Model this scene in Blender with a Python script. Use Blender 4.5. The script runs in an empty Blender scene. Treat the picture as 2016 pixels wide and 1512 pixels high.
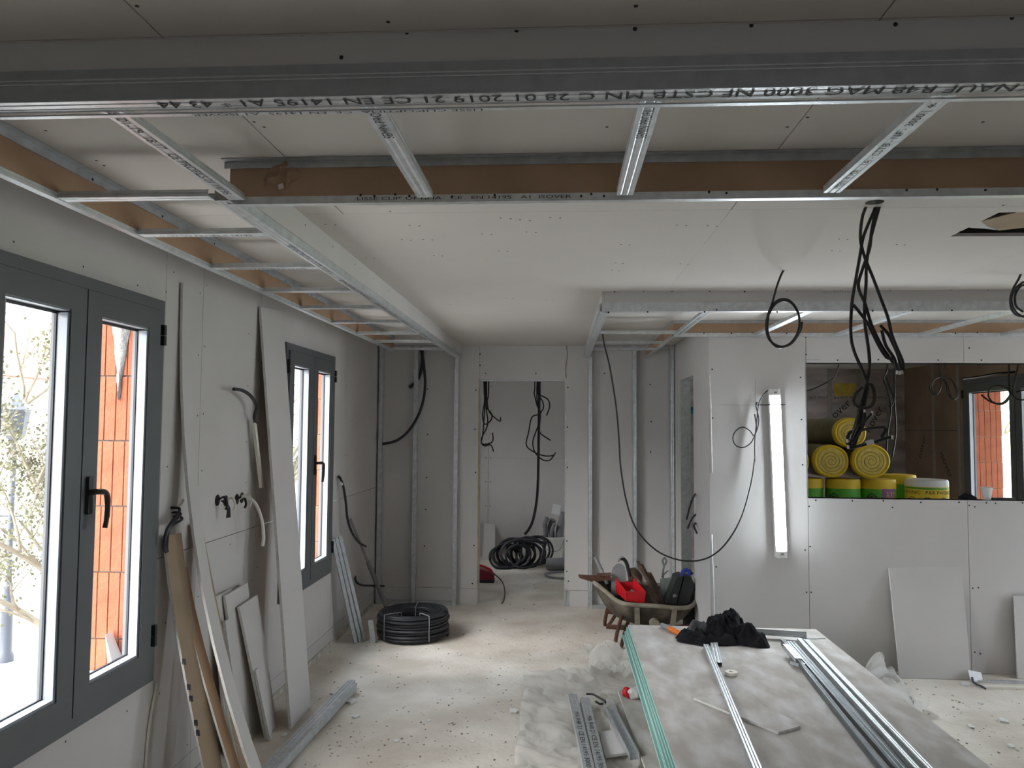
import bpy, math, random
from mathutils import Vector, Matrix, noise

# ---------------------------------------------------------------- camera, world, exposure
FOCAL = 1514.0                      # focal length in pixels of a 2016 wide frame
YAW, PITCH, ROLL = math.radians(3.65), math.radians(3.15), math.radians(0.402)
CAM = Vector((0.0, 0.0, 1.6))
FWD = Vector((-math.sin(YAW) * math.cos(PITCH), math.cos(YAW) * math.cos(PITCH), math.sin(PITCH)))
_r = Vector((math.cos(YAW), math.sin(YAW), 0.0))
_u = _r.cross(FWD)
RIGHT = (_r * math.cos(ROLL) + _u * math.sin(ROLL)).normalized()
UP = RIGHT.cross(FWD).normalized()

scene = bpy.context.scene
cam_data = bpy.data.cameras.new('camera')
cam_data.sensor_width = 36.0
cam_data.lens = 36.0 * FOCAL / 2016.0
cam_data.clip_start = 0.05
cam_data.clip_end = 500
cam = bpy.data.objects.new('camera', cam_data)
scene.collection.objects.link(cam)
cam.matrix_world = Matrix(((RIGHT.x, UP.x, -FWD.x, CAM.x), (RIGHT.y, UP.y, -FWD.y, CAM.y),
                           (RIGHT.z, UP.z, -FWD.z, CAM.z), (0, 0, 0, 1)))
scene.camera = cam

SKY_ZENITH = 6.0                    # overcast sky: the horizon is a third as bright as the zenith
EXPOSURE = 1.42
LAMP_STRENGTH = 34.0
world = bpy.data.worlds.new('overcast_sky')
scene.world = world
world.use_nodes = True
_bg = world.node_tree.nodes['Background']
_bg.inputs['Color'].default_value = (0.82, 0.905, 1.0, 1)
_n = world.node_tree.nodes; _l = world.node_tree.links
_tc = _n.new('ShaderNodeTexCoord'); _sx = _n.new('ShaderNodeSeparateXYZ'); _mr = _n.new('ShaderNodeMapRange')
_l.new(_tc.outputs['Generated'], _sx.inputs['Vector']); _l.new(_sx.outputs['Z'], _mr.inputs['Value'])
_mr.inputs['From Min'].default_value = 0.0; _mr.inputs['From Max'].default_value = 1.0
_mr.inputs['To Min'].default_value = SKY_ZENITH / 3; _mr.inputs['To Max'].default_value = SKY_ZENITH
_l.new(_mr.outputs['Result'], _bg.inputs['Strength'])
scene.view_settings.view_transform = 'Standard'
scene.view_settings.look = 'None'
scene.view_settings.gamma = 1.0
scene.view_settings.use_curve_mapping = False
scene.view_settings.exposure = EXPOSURE
scene.cycles.diffuse_bounces = 6
scene.cycles.max_bounces = 14
scene.cycles.transparent_max_bounces = 16
scene.cycles.sample_clamp_indirect = 8.0

sun_data = bpy.data.lights.new('fill_sun', 'SUN')  # very soft sun added from the left to brighten floor and back wall
sun_data.energy = 6.5
sun_data.angle = math.radians(55)
sun_data.color = (1.0, 0.97, 0.93)
sun = bpy.data.objects.new('fill_sun', sun_data)
sun.rotation_euler = Vector((0.62, 0.60, -0.58)).to_track_quat('-Z', 'Y').to_euler()
scene.collection.objects.link(sun)

def portal(name, loc, rot, sx, sy):
    l = bpy.data.lights.new(name, 'AREA')
    l.shape = 'RECTANGLE'; l.size = sx; l.size_y = sy
    l.cycles.is_portal = True
    o = bpy.data.objects.new(name, l); o.location = loc; o.rotation_euler = rot
    scene.collection.objects.link(o)
    return o

# ---------------------------------------------------------------- room dimensions (metres)
XL, XR, XK = -1.67, 5.0, 4.2          # faces of the left and right outer walls
YN, YB, YE = -2.6, 6.96, 9.7 # near wall, back partition, end of house
YW, XC = 5.33, 1.01          # wall with the lamp, side wall of the corridor
ZC = 2.335                   # ceiling
ZS, ZS2 = 2.215, 2.225       # undersides of the dropped frames
R90 = math.pi / 2
# portals at the openings, looking into the house (area lights shine along local -Z)
portal('portal_a', (XL - 0.27, 2.55, 1.33), (0, -R90, 0), 1.6, 1.1)
portal('portal_b', (XL - 0.27, 5.02, 1.33), (0, -R90, 0), 1.6, 1.05)
portal('portal_c', (XL - 0.27, 8.45, 1.45), (0, -R90, 0), 1.2, 0.8)
portal('portal_f', (0.95, YN - 0.25, 1.6), (R90, 0, 0), 0.9, 1.0)
portal('portal_d', (XR + 0.36, 4.32, 1.08), (0, R90, 0), 2.16, 1.25)
portal('portal_g', (XK + 0.36, 5.92, 1.08), (0, R90, 0), 2.1, 0.85)
portal('portal_e', (XK + 0.36, 7.37, 1.33), (0, R90, 0), 1.6, 1.85)

def ray(px, py):
    return FWD + RIGHT * ((px - 1008.0) / FOCAL) + UP * ((756.0 - py) / FOCAL)
def AX(px, py, X):
    d = ray(px, py); return CAM + d * ((X - CAM.x) / d.x)
def AY(px, py, Y):
    d = ray(px, py); return CAM + d * ((Y - CAM.y) / d.y)
def AZ(px, py, Z):
    d = ray(px, py); return CAM + d * ((Z - CAM.z) / d.z)

# ---------------------------------------------------------------- materials
MATS = {}
def mat(name, col, rough=0.6, metal=0.0, vary=0.0, vscale=6.0, col2=None, bump=0.0, bscale=40.0,
        emit=0.0, alpha=None, detail=4.0, thresh=None, spec=0.5, stretch=None):
    m = bpy.data.materials.new(name); m.use_nodes = True
    nt = m.node_tree; b = nt.nodes['Principled BSDF']
    b.inputs['Roughness'].default_value = rough
    b.inputs['Metallic'].default_value = metal
    b.inputs['Specular IOR Level'].default_value = spec
    c = (*col, 1)
    b.inputs['Base Color'].default_value = c
    tc = nt.nodes.new('ShaderNodeTexCoord')
    src = tc.outputs['Object']
    if stretch:
        mp = nt.nodes.new('ShaderNodeMapping'); mp.inputs['Scale'].default_value = stretch
        nt.links.new(src, mp.inputs['Vector']); src = mp.outputs['Vector']
    if vary or col2:
        n = nt.nodes.new('ShaderNodeTexNoise')
        n.inputs['Scale'].default_value = vscale; n.inputs['Detail'].default_value = detail
        nt.links.new(src, n.inputs['Vector'])
        cr = nt.nodes.new('ShaderNodeValToRGB')
        lo, hi = thresh if thresh else (0.3, 0.7)
        cr.color_ramp.elements[0].position = lo; cr.color_ramp.elements[1].position = hi
        if col2:
            cr.color_ramp.elements[0].color = c; cr.color_ramp.elements[1].color = (*col2, 1)
        else:
            cr.color_ramp.elements[0].color = (*[v * (1 - vary) for v in col], 1)
            cr.color_ramp.elements[1].color = (*[min(1, v * (1 + vary)) for v in col], 1)
        nt.links.new(n.outputs['Fac'], cr.inputs['Fac'])
        nt.links.new(cr.outputs['Color'], b.inputs['Base Color'])
    if bump:
        n2 = nt.nodes.new('ShaderNodeTexNoise'); n2.inputs['Scale'].default_value = bscale
        n2.inputs['Detail'].default_value = 3
        nt.links.new(src, n2.inputs['Vector'])
        bp = nt.nodes.new('ShaderNodeBump'); bp.inputs['Strength'].default_value = bump
        bp.inputs['Distance'].default_value = 0.01
        nt.links.new(n2.outputs['Fac'], bp.inputs['Height'])
        nt.links.new(bp.outputs['Normal'], b.inputs['Normal'])
    if emit:
        b.inputs['Emission Color'].default_value = c
        b.inputs['Emission Strength'].default_value = emit
    if alpha is not None:
        tr = nt.nodes.new('ShaderNodeBsdfTransparent')
        mx = nt.nodes.new('ShaderNodeMixShader'); mx.inputs['Fac'].default_value = alpha
        nt.links.new(tr.outputs['BSDF'], mx.inputs[1]); nt.links.new(b.outputs['BSDF'], mx.inputs[2])
        nt.links.new(mx.outputs['Shader'], nt.nodes['Material Output'].inputs['Surface'])
    MATS[name] = m
    return m

mat('plaster', (0.595, 0.578, 0.572), 0.9, vary=0.035, vscale=2.2, spec=0.15)
mat('plaster_ceiling', (0.60, 0.565, 0.535), 0.9, vary=0.03, vscale=1.5, spec=0.15)
mat('plaster_core', (0.72, 0.71, 0.69), 0.95, vary=0.10, vscale=60, spec=0.1)
mat('kraft', (0.42, 0.285, 0.19), 0.9, vary=0.10, vscale=5, spec=0.15)
mat('kraft_pale', (0.36, 0.28, 0.20), 0.9, vary=0.10, vscale=5, spec=0.15)
mat('green_paper', (0.26, 0.46, 0.42), 0.85)
mat('green_board', (0.42, 0.66, 0.61), 0.85, vary=0.10, vscale=14, spec=0.2)
mat('stack_top', (0.46, 0.425, 0.39), 0.85, col2=(0.70, 0.69, 0.68), vscale=5.0, detail=15, thresh=(0.40, 0.72), spec=0.2, stretch=(1.8, 0.8, 1))
mat('galvanised', (0.62, 0.65, 0.67), 0.42, metal=0.75, vary=0.12, vscale=30, bump=0.12, bscale=160)
mat('steel_dark', (0.20, 0.22, 0.235), 0.4, metal=0.7, vary=0.15, vscale=22)
mat('steel_mid', (0.38, 0.41, 0.43), 0.45, metal=0.6, vary=0.10, vscale=22)
mat('galvanised_dull', (0.50, 0.53, 0.55), 0.5, metal=0.6, vary=0.15, vscale=22)
mat('ink', (0.035, 0.035, 0.04), 0.8)
mat('ink_faint', (0.28, 0.27, 0.27), 0.9)
mat('screw', (0.015, 0.015, 0.015), 0.6)
mat('joint', (0.16, 0.15, 0.14), 0.95)
mat('floor', (0.58, 0.525, 0.455), 0.92, col2=(0.78, 0.735, 0.67), vscale=2.6, detail=11, thresh=(0.36, 0.66), bump=0.5, bscale=38, spec=0.15)
mat('rubble', (0.55, 0.52, 0.47), 0.95, vary=0.3, vscale=20, spec=0.1)
mat('dark_rubble', (0.30, 0.26, 0.21), 0.95, vary=0.3, vscale=20, spec=0.1)
mat('window_grey', (0.105, 0.115, 0.125), 0.45, vary=0.04, vscale=8)
mat('bead_grey', (0.27, 0.29, 0.32), 0.4)
mat('gasket', (0.02, 0.02, 0.025), 0.6)
mat('black_plastic', (0.018, 0.018, 0.02), 0.45)
mat('handle_bronze', (0.035, 0.025, 0.024), 0.35)
mat('brick', (0.25, 0.08, 0.043), 0.9, vary=0.18, vscale=9, bump=0.3, bscale=60, spec=0.2)
mat('mortar', (0.27, 0.265, 0.255), 0.95, vary=0.15, vscale=25, bump=0.6, bscale=70, spec=0.1)
mat('glass', (0.0, 0.0, 0.0), 0.02, alpha=0.06)
mat('conduit', (0.016, 0.018, 0.022), 0.42, bump=0.3, bscale=220)
mat('cable_black', (0.014, 0.013, 0.014), 0.4)
mat('cable_white', (0.75, 0.74, 0.70), 0.5)
mat('conduit_grey', (0.22, 0.225, 0.24), 0.5)
mat('copper', (0.62, 0.33, 0.18), 0.35, metal=0.9)
mat('ivory', (0.78, 0.74, 0.66), 0.6)
mat('white_plastic', (0.80, 0.80, 0.79), 0.45)
mat('diffuser', (0.86, 0.95, 1.0), 0.5, emit=LAMP_STRENGTH)
mat('membrane', (0.21, 0.17, 0.175), 0.35, col2=(0.50, 0.43, 0.43), vscale=2.2, detail=5, bump=0.6, bscale=5, stretch=(1, 1, 3))
mat('membrane_brown', (0.27, 0.19, 0.135), 0.5, vary=0.2, vscale=2.5, bump=0.3, bscale=6)
mat('tape', (0.30, 0.28, 0.26), 0.45, vary=0.15, vscale=12)
mat('glasswool', (0.62, 0.45, 0.10), 0.95, vary=0.25, vscale=9)
mat('wool_yellow', (0.80, 0.56, 0.035), 0.55, vary=0.10, vscale=10, bump=0.3, bscale=14)
mat('wool_face', (0.78, 0.62, 0.17), 0.95, vary=0.14, vscale=30, bump=0.5, bscale=60)
mat('wool_groove', (0.42, 0.31, 0.06), 0.95)
mat('film_green', (0.10, 0.40, 0.035), 0.45, vary=0.12, vscale=10)
mat('film_purple', (0.26, 0.11, 0.27), 0.5)
mat('film_white', (0.72, 0.73, 0.72), 0.4, vary=0.08, vscale=18)
mat('film_dark_and_shaded', (0.13, 0.105, 0.035), 0.5, col2=(0.30, 0.21, 0.03), vscale=5, thresh=(0.45, 0.75))
mat('red_plastic', (0.62, 0.015, 0.025), 0.4)
mat('red_dark', (0.22, 0.008, 0.02), 0.45)
mat('barrow_tray', (0.05, 0.04, 0.03), 0.85, col2=(0.17, 0.14, 0.105), vscale=7, detail=8, thresh=(0.45, 0.75), bump=0.4, bscale=30)
mat('barrow_rim', (0.20, 0.17, 0.125), 0.85, col2=(0.36, 0.33, 0.27), vscale=12, detail=6)
mat('rust', (0.10, 0.045, 0.025), 0.85, vary=0.4, vscale=18, bump=0.3)
mat('old_wood', (0.12, 0.072, 0.052), 0.85, col2=(0.26, 0.19, 0.15), vscale=14, detail=8, thresh=(0.45, 0.8), bump=0.3)
mat('timber', (0.46, 0.35, 0.23), 0.8, vary=0.18, vscale=8)
mat('cement_grey', (0.30, 0.305, 0.31), 0.8, vary=0.15, vscale=12)
mat('tool_black', (0.022, 0.026, 0.026), 0.5, vary=0.3, vscale=14)
mat('tool_grey_green', (0.26, 0.29, 0.27), 0.7, vary=0.2, vscale=9)
mat('blue', (0.03, 0.06, 0.42), 0.45)
mat('orange', (0.85, 0.22, 0.03), 0.5)
mat('jacket', (0.016, 0.016, 0.019), 0.95, vary=0.4, vscale=12, spec=0.15, bump=0.4, bscale=80)
mat('jacket_dusty', (0.10, 0.105, 0.115), 0.95, vary=0.4, vscale=18, spec=0.1)
mat('plastic_sheet', (0.74, 0.72, 0.67), 0.3, vary=0.12, vscale=5, alpha=0.60)
mat('plastic_white', (0.78, 0.77, 0.74), 0.4, alpha=0.8)
mat('gravel', (0.52, 0.50, 0.46), 0.95, vary=0.15, vscale=3)
mat('lawn', (0.30, 0.33, 0.16), 0.95, vary=0.2, vscale=1.5)
mat('bark', (0.11, 0.09, 0.07), 0.95, vary=0.25, vscale=14)
mat('twig', (0.15, 0.125, 0.09), 0.95, vary=0.2, vscale=10)
mat('leaf', (0.10, 0.095, 0.05), 0.8, vary=0.4, vscale=3)
mat('iron', (0.05, 0.055, 0.07), 0.5)
mat('house_wall', (0.68, 0.64, 0.57), 0.9, vary=0.05, vscale=2)
mat('roof_tile', (0.34, 0.14, 0.09), 0.9, vary=0.2, vscale=5)
mat('shutter_red', (0.42, 0.06, 0.05), 0.6)
mat('dark_void', (0.03, 0.028, 0.025), 0.95)
mat('cyan_tape', (0.05, 0.32, 0.42), 0.5)
mat('paper', (0.82, 0.84, 0.86), 0.7)
mat('bucket', (0.72, 0.71, 0.66), 0.5, vary=0.06, vscale=9)
mat('cup', (0.72, 0.71, 0.70), 0.6)

# ---------------------------------------------------------------- mesh helpers
class MB:
    def __init__(self): self.v = []; self.f = []; self.smooth = False
    def add(self, vs, fs):
        o = len(self.v); self.v += [Vector(p) for p in vs]; self.f += [tuple(i + o for i in f) for f in fs]; return self
    def box(self, x0, x1, y0, y1, z0, z1):
        vs = [(x, y, z) for z in (z0, z1) for y in (y0, y1) for x in (x0, x1)]
        return self.add(vs, [(0, 2, 3, 1), (4, 5, 7, 6), (0, 1, 5, 4), (2, 6, 7, 3), (0, 4, 6, 2), (1, 3, 7, 5)])
    def obox(self, c, ex, ey, ez):
        c, ex, ey, ez = Vector(c), Vector(ex), Vector(ey), Vector(ez)
        vs = [c + ex * i + ey * j + ez * k for k in (-1, 1) for j in (-1, 1) for i in (-1, 1)]
        return self.add(vs, [(0, 2, 3, 1), (4, 5, 7, 6), (0, 1, 5, 4), (2, 6, 7, 3), (0, 4, 6, 2), (1, 3, 7, 5)])
    def prism(self, poly, vec):
        poly = [Vector(p) for p in poly]; vec = Vector(vec); n = len(poly)
        fs = [tuple(range(n - 1, -1, -1)), tuple(range(n, 2 * n))]
        fs += [(i, (i + 1) % n, (i + 1) % n + n, i + n) for i in range(n)]
        return self.add(poly + [p + vec for p in poly], fs)
    def tube(self, pts, r, n=8, caps=True):
        pts = [Vector(p) for p in pts]
        rr = r if isinstance(r, (list, tuple)) else [r] * len(pts)
        vs, fs = [], []
        t0 = (pts[1] - pts[0]).normalized()
        ref = Vector((0, 0, 1)) if abs(t0.z) < 0.9 else Vector((1, 0, 0))
        a = t0.cross(ref).normalized()
        for i, p in enumerate(pts):
            t = (pts[min(i + 1, len(pts) - 1)] - pts[max(i - 1, 0)])
            t = t.normalized() if t.length > 1e-9 else t0
            a = (a - t * a.dot(t))
            a = a.normalized() if a.length > 1e-6 else t.orthogonal().normalized()
            b = t.cross(a)
            for k in range(n):
                w = 2 * math.pi * k / n
                vs.append(p + (a * math.cos(w) + b * math.sin(w)) * rr[i])
        for i in range(len(pts) - 1):
            for k in range(n):
                k2 = (k + 1) % n
                fs.append((i * n + k, i * n + k2, (i + 1) * n + k2, (i + 1) * n + k))
        if caps:
            fs.append(tuple(range(n - 1, -1, -1))); fs.append(tuple(range((len(pts) - 1) * n, len(pts) * n)))
        self.smooth = True
        return self.add(vs, fs)
    def lathe(self, prof, c, ax=(0, 0, 1), n=24, caps=True, ref=None):
        c = Vector(c); ax = Vector(ax).normalized()
        a = Vector(ref) if ref else ax.orthogonal().normalized()
        b = ax.cross(a); vs, fs = [], []
        for (r, h) in prof:
            for k in range(n):
                w = 2 * math.pi * k / n
                vs.append(c + ax * h + (a * math.cos(w) + b * math.sin(w)) * r)
        for i in range(len(prof) - 1):
            for k in range(n):
                k2 = (k + 1) % n
                fs.append((i * n + k, i * n + k2, (i + 1) * n + k2, (i + 1) * n + k))
        if caps:
            fs.append(tuple(range(n - 1, -1, -1))); fs.append(tuple(range((len(prof) - 1) * n, len(prof) * n)))
        self.smooth = True
        return self.add(vs, fs)
    def grid(self, pts, nu, nv):
        fs = [(j * nu + i, j * nu + i + 1, (j + 1) * nu + i + 1, (j + 1) * nu + i) for j in range(nv - 1) for i in range(nu - 1)]
        self.smooth = True
        return self.add(pts, fs)
    def build(self, name, material, parent=None, **kw):
        return link(name, self.v, self.f, material, parent, self.smooth, **kw)

COLL = scene.collection
WLOC = {}
def link(name, vs, fs, material, parent=None, smooth=False, base=None):
    lo = Vector([min(p[i] for p in vs) for i in range(3)]); hi = Vector([max(p[i] for p in vs) for i in range(3)])
    c = Vector(base) if base else Vector(((lo.x + hi.x) / 2, (lo.y + hi.y) / 2, lo.z))
    me = bpy.data.meshes.new(name)
    me.from_pydata([tuple(p - c) for p in vs], [], fs)
    me.validate(); me.update()
    if smooth:
        me.polygons.foreach_set('use_smooth', [True] * len(me.polygons))
        me.set_sharp_from_angle(angle=math.radians(38))
    me.materials.append(MATS[material])
    o = bpy.data.objects.new(name, me); COLL.objects.link(o)
    place(o, c, parent)
    return o
def place(o, c, parent):
    c = Vector(c); WLOC[o.name] = c.copy()
    if parent is not None:
        o.parent = parent; o.location = c - WLOC[parent.name]
    else:
        o.location = c
def tag(o, label, cat, group=None):
    o['label'] = label; o['category'] = cat
    if group: o['group'] = group
    return o
def thing(name, label, cat, loc, group=None):
    o = bpy.data.objects.new(name, None); o.empty_display_size = 0.05; COLL.objects.link(o)
    place(o, loc, None)
    return tag(o, label, cat, group)
def struct(o):
    o['kind'] = 'structure'; return o
def stuff(o):
    o['kind'] = 'stuff'; return o
def share(src, loc, parent, name=None):
    o = bpy.data.objects.new(name or src.name.split('.')[0], src.data); COLL.objects.link(o)
    place(o, loc, parent); return o

def spline(pts, k=7):
    pts = [Vector(p) for p in pts]; out = []
    P = [pts[0] * 2 - pts[1]] + pts + [pts[-1] * 2 - pts[-2]]
    for i in range(1, len(P) - 2):
        p0, p1, p2, p3 = P[i - 1], P[i], P[i + 1], P[i + 2]
        for s in range(k):
            t = s / k
            out.append(0.5 * ((2 * p1) + (p2 - p0) * t + (2 * p0 - 5 * p1 + 4 * p2 - p3) * t * t + (3 * p1 - p0 - 3 * p2 + p3) * t ** 3))
    out.append(pts[-1]); return out

def cells(us, zs, holes):
    us = sorted(set(us)); zs = sorted(set(zs)); out = []
    for i in range(len(us) - 1):
        for j in range(len(zs) - 1):
            uc, zc = (us[i] + us[i + 1]) / 2, (zs[j] + zs[j + 1]) / 2
            if not any(h[0] < uc < h[1] and h[2] < zc < h[3] for h in holes):
                out.append((us[i], us[i + 1], zs[j], zs[j + 1]))
    return out
def slab(axis, n0, n1, u0, u1, z0, z1, holes=()):
    """flat slab with rectangular holes: axis 'x' -> n is X,u is Y; 'y' -> n is Y,u is X; 'z' -> n is Z,u is X,z is Y"""
    hs = [(max(h[0], u0), min(h[1], u1), max(h[2], z0), min(h[3], z1)) for h in holes]
    hs = [h for h in hs if h[0] < h[1] and h[2] < h[3]]
    m = MB()
    for a, b, c, d in cells([u0, u1] + [h[0] for h in hs] + [h[1] for h in hs], [z0, z1] + [h[2] for h in hs] + [h[3] for h in hs], hs):
        if axis == 'x': m.box(n0, n1, a, b, c, d)
        elif axis == 'y': m.box(a, b, n0, n1, c, d)
        else: m.box(a, b, c, d, n0, n1)
    return m
def panels(axis, n0, n1, us, zs, holes, parent, material='plaster', gap=0.0015, name='plasterboard_panel', skip=()):
    out = []
    for i in range(len(us) - 1):
        for j in range(len(zs) - 1):
            if (i, j) in skip: continue
            m = slab(axis, n0, n1, us[i] + gap, us[i + 1] - gap, zs[j] + gap, zs[j + 1] - gap, holes)
            if m.v: out.append(m.build(name, material, parent))
    return out
def screws(pts, normal, parent, r=0.0035, name='screw_heads'):
    n = Vector(normal).normalized(); a = n.orthogonal().normalized(); b = n.cross(a); m = MB()
    for p in pts:
        p = Vector(p)
        ring = [p + (a * math.cos(t) + b * math.sin(t)) * r - n * 0.001 for t in [2 * math.pi * k / 7 for k in range(7)]]
        m.prism(ring, n * 0.0016)
    return stuff(m.build(name, 'screw', parent))

def lettering(text, origin, xdir, ydir, length, height, parent, material='ink', wrap=None, lift=0.0004, align=0.0, name='printed_lettering'):
    """flat printed text starting at origin along xdir; wrap=(centre, radius) bends it round a vertical cylinder"""
    cu = bpy.data.curves.new('t', 'FONT'); cu.body = text; cu.size = 1.0; cu.resolution_u = 2
    to = bpy.data.objects.new('t', cu)
    me = bpy.data.meshes.new_from_object(to)
    bpy.data.objects.remove(to); bpy.data.curves.remove(cu)
    if not me.vertices: return None
    xs = [v.co.x for v in me.vertices]; ys = [v.co.y for v in me.vertices]
    w, h = max(xs) - min(xs), max(ys) - min(ys)
    X, Y = Vector(xdir).normalized(), Vector(ydir).normalized(); N = X.cross(Y)
    vs = []
    for v in me.vertices:
        a = (v.co.x - min(xs)) / w * length; b = (v.co.y - min(ys)) / h * height
        if wrap:
            c, r = wrap; a0 = math.atan2(origin[1] - c[1], origin[0] - c[0]); ang = a0 + a / r
            vs.append(Vector((c[0] + (r + lift) * math.cos(ang), c[1] + (r + lift) * math.sin(ang), origin[2] + b)))
        else:
            vs.append(Vector(origin) + X * a + Y * b + N * lift)
    fs = [tuple(p.vertices) for p in me.polygons]
    bpy.data.meshes.remove(me)
    return link(name, vs, fs, material, parent)

def channel(p0, p1, w, h, out, name, parent, material='galvanised', lip=0.005, ribs=True, t=0.0011):
    """C profile from p0 to p1: web of width w facing out, flanges of height h going back"""
    p0, p1, out = Vector(p0), Vector(p1), Vector(out).normalized()
    d = (p1 - p0); s = d.cross(out).normalized()
    pl = []
    if lip: pl.append((-w / 2 + lip, -h))
    pl += [(-w / 2, -h), (-w / 2, -h * 0.55), (-w / 2 + 0.0015, -h * 0.5), (-w / 2, -h * 0.45), (-w / 2, 0)]
    if ribs:
        for a in (-w / 5, w / 5): pl += [(a - 0.003, 0), (a, -0.0018), (a + 0.003, 0)]
    pl += [(w / 2, 0), (w / 2, -h * 0.45), (w / 2 - 0.0015, -h * 0.5), (w / 2, -h * 0.55), (w / 2, -h)]
    if lip: pl.append((w / 2 - lip, -h))
    n = len(pl); inner = []
    for i in range(n):
        ax, ay = pl[max(i - 1, 0)]; bx, by = pl[min(i + 1, n - 1)]
        nx, ny = (by - ay), -(bx - ax); l = math.hypot(nx, ny) or 1
        inner.append((pl[i][0] + nx / l * t, pl[i][1] + ny / l * t))
    loop = pl + inner[::-1]
    m = MB(); N = len(loop)
    vs = [p0 + s * a + out * b for a, b in loop] + [p1 + s * a + out * b for a, b in loop]
    fs = [(i, (i + 1) % N, (i + 1) % N + N, i + N) for i in range(N)]
    fs += [(i, i + 1, N - 2 - i, N - 1 - i) for i in range(n - 1)]
    fs += [(i + N, N - 1 - i + N, N - 2 - i + N, i + 1 + N) for i in range(n - 1)]
    m.add(vs, fs)
    return m.build(name, material, parent)

# ================================================================ THE SETTING
rnd = random.Random(7)
W1 = (2.03, 3.085, 0.56, 2.11)      # window openings on the left wall (y0, y1, z0, z1)
W2 = (4.515, 5.52, 0.54, 2.098)
W3 = (8.05, 8.85, 0.85, 2.05)
NBAY = (0.5, 1.4, 1.1, 2.1)        # unseen window added in the near wall for fill light (x0, x1, z0, z1)
WK2 = (5.5, 6.35, 0.05, 2.12)      # unseen glazed door added to light the kitchen rolls
WK = (6.45, 8.30, 0.56, 2.11)       # kitchen window on the right wall
BAY = (3.8, 4.95, 0.0, 2.16)         # glazed bay on the right wall, outside the picture
DOOR = (-0.735, 0.038, 0.0, 2.025)  # opening in the back partition (x0, x1, z0, z1)
PASS = (1.663, 3.9, 1.13, 2.045)    # opening in the lamp wall
CDOOR = (5.95, 6.6, 0.0, 2.0)       # opening in the corridor side wall (y0, y1, z0, z1)
HATCH = (1.48, 2.1, 2.67, 3.0)      # hole in the ceiling (x0, x1, y0, y1)
PT = 0.0125                         # plasterboard thickness

floor = struct(MB().box(XL - 0.3, XR + 0.3, YN - 0.2, YE + 0.3, -0.25, 0.0).build('floor', 'floor'))

# ---- ceiling: joists and panels
ceiling = struct(slab('z', ZC + PT, ZC + 0.2, XL - 0.35, XR + 0.35, YN - 0.2, YE + 0.3, [HATCH]).build('ceiling', 'dark_void'))
panels('z', ZC, ZC + PT, [XL, -0.76, 0.57, 1.9, XK, XR], [YN, 1.38, 2.6], [HATCH], ceiling, 'plaster_ceiling', name='ceiling_panel')
panels('z', ZC, ZC + PT, [XL, 0.57, 1.9, XK, XR], [2.6, 5.0, YB + 0.05], [HATCH], ceiling, 'plaster_ceiling', 0.0003, name='ceiling_panel')
panels('z', ZC, ZC + PT, [XL, 1.0, 2.6, XK], [YB + 0.05, YE], [], ceiling, 'plaster_ceiling', name='ceiling_panel')
roof = struct(MB().box(XL - 0.4, XR + 0.4, YN - 0.3, YE + 0.4, 3.2, 3.35).build('ceiling_roof_deck', 'dark_void'))
sp = []
for i in range(26):
    for (px0, py0, px1, py1) in ((770, 415, 1110, 640), (1000, 410, 1400, 520), (1450, 410, 1900, 520), (640, 420, 1000, 560), (1180, 440, 1600, 560)):
        if rnd.random() < 0.14:
            t, s = rnd.random(), rnd.random()
            p = AZ(px0 + (px1 - px0) * t, py0 + (py1 - py0) * s, ZC)
            sp += [p, p + Vector((0.035, 0.01, 0))]
for px, py in ((768, 416), (520, 250), (1195, 250), (1550, 250), (1935, 240), (270, 12), (764, 43), (1252, 12), (90, 257), (190, 316), (205, 326), (500, 240), (1590, 231), (1760, 388), (1890, 455), (1975, 404)):
    p = AZ(px, py, ZC); sp.append(p)
screws(sp, (0, 0, -1), ceiling, 0.004)

# ---- left wall: outer masonry core, brick reveals, plasterboard lining
wl_x = XL - 0.265
wall_left = struct(slab('x', wl_x, XL - PT, YN - 0.2, YE + 0.3, -0.25, 3.2, [W1, (W2[0] - 0.2, 5.75, W2[2], W2[3] + 0.1), W3]).build('wall_left', 'mortar'))
lw_us = [YN, 0.6, 1.85, 3.13, 3.47, 4.16, 5.58, 5.93, YB]
panels('x', XL - PT, XL, lw_us, [0.02, 0.115, 1.04, ZC], [W1, W2], wall_left)
panels('x', XL - PT, XL, [YB + 0.07, 8.2, YE], [0.02, ZC], [W3], wall_left)
sp = []
for y in (3.44, 3.50, 4.13, 4.19, 5.90, 5.96):
    z = 0.2
    while z < 2.3:
        sp.append(Vector((XL, y + rnd.uniform(-.006, .006), z + rnd.uniform(-.04, .04)))); z += 0.29
for px, py in ((27, 476), (164, 525), (271, 562), (327, 575), (342, 536), (129, 1460), (314, 1365), (326, 1226), (329, 919), (490, 657), (488, 760), (485, 870), (484, 950), (453, 1072), (700, 818), (716, 920), (695, 706), (30, 1440), (250, 1400)):
    sp.append(AX(px, py, XL))
screws(sp, (1, 0, 0), wall_left, 0.0038)
m = MB()
m.tube(spline([AX(308, 1345, XL + .006), AX(300, 1390, XL + .007), AX(292, 1440, XL + .006), AX(286, 1512, XL + .006)]), [0.005] * 22, 6)
m.build('sealant_bead', 'ivory', wall_left)
m = MB().box(XL, XL + 0.012, YN, 6.85, 0.0, 0.028); m.build('floor_gap_strip', 'rubble', wall_left)

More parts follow.
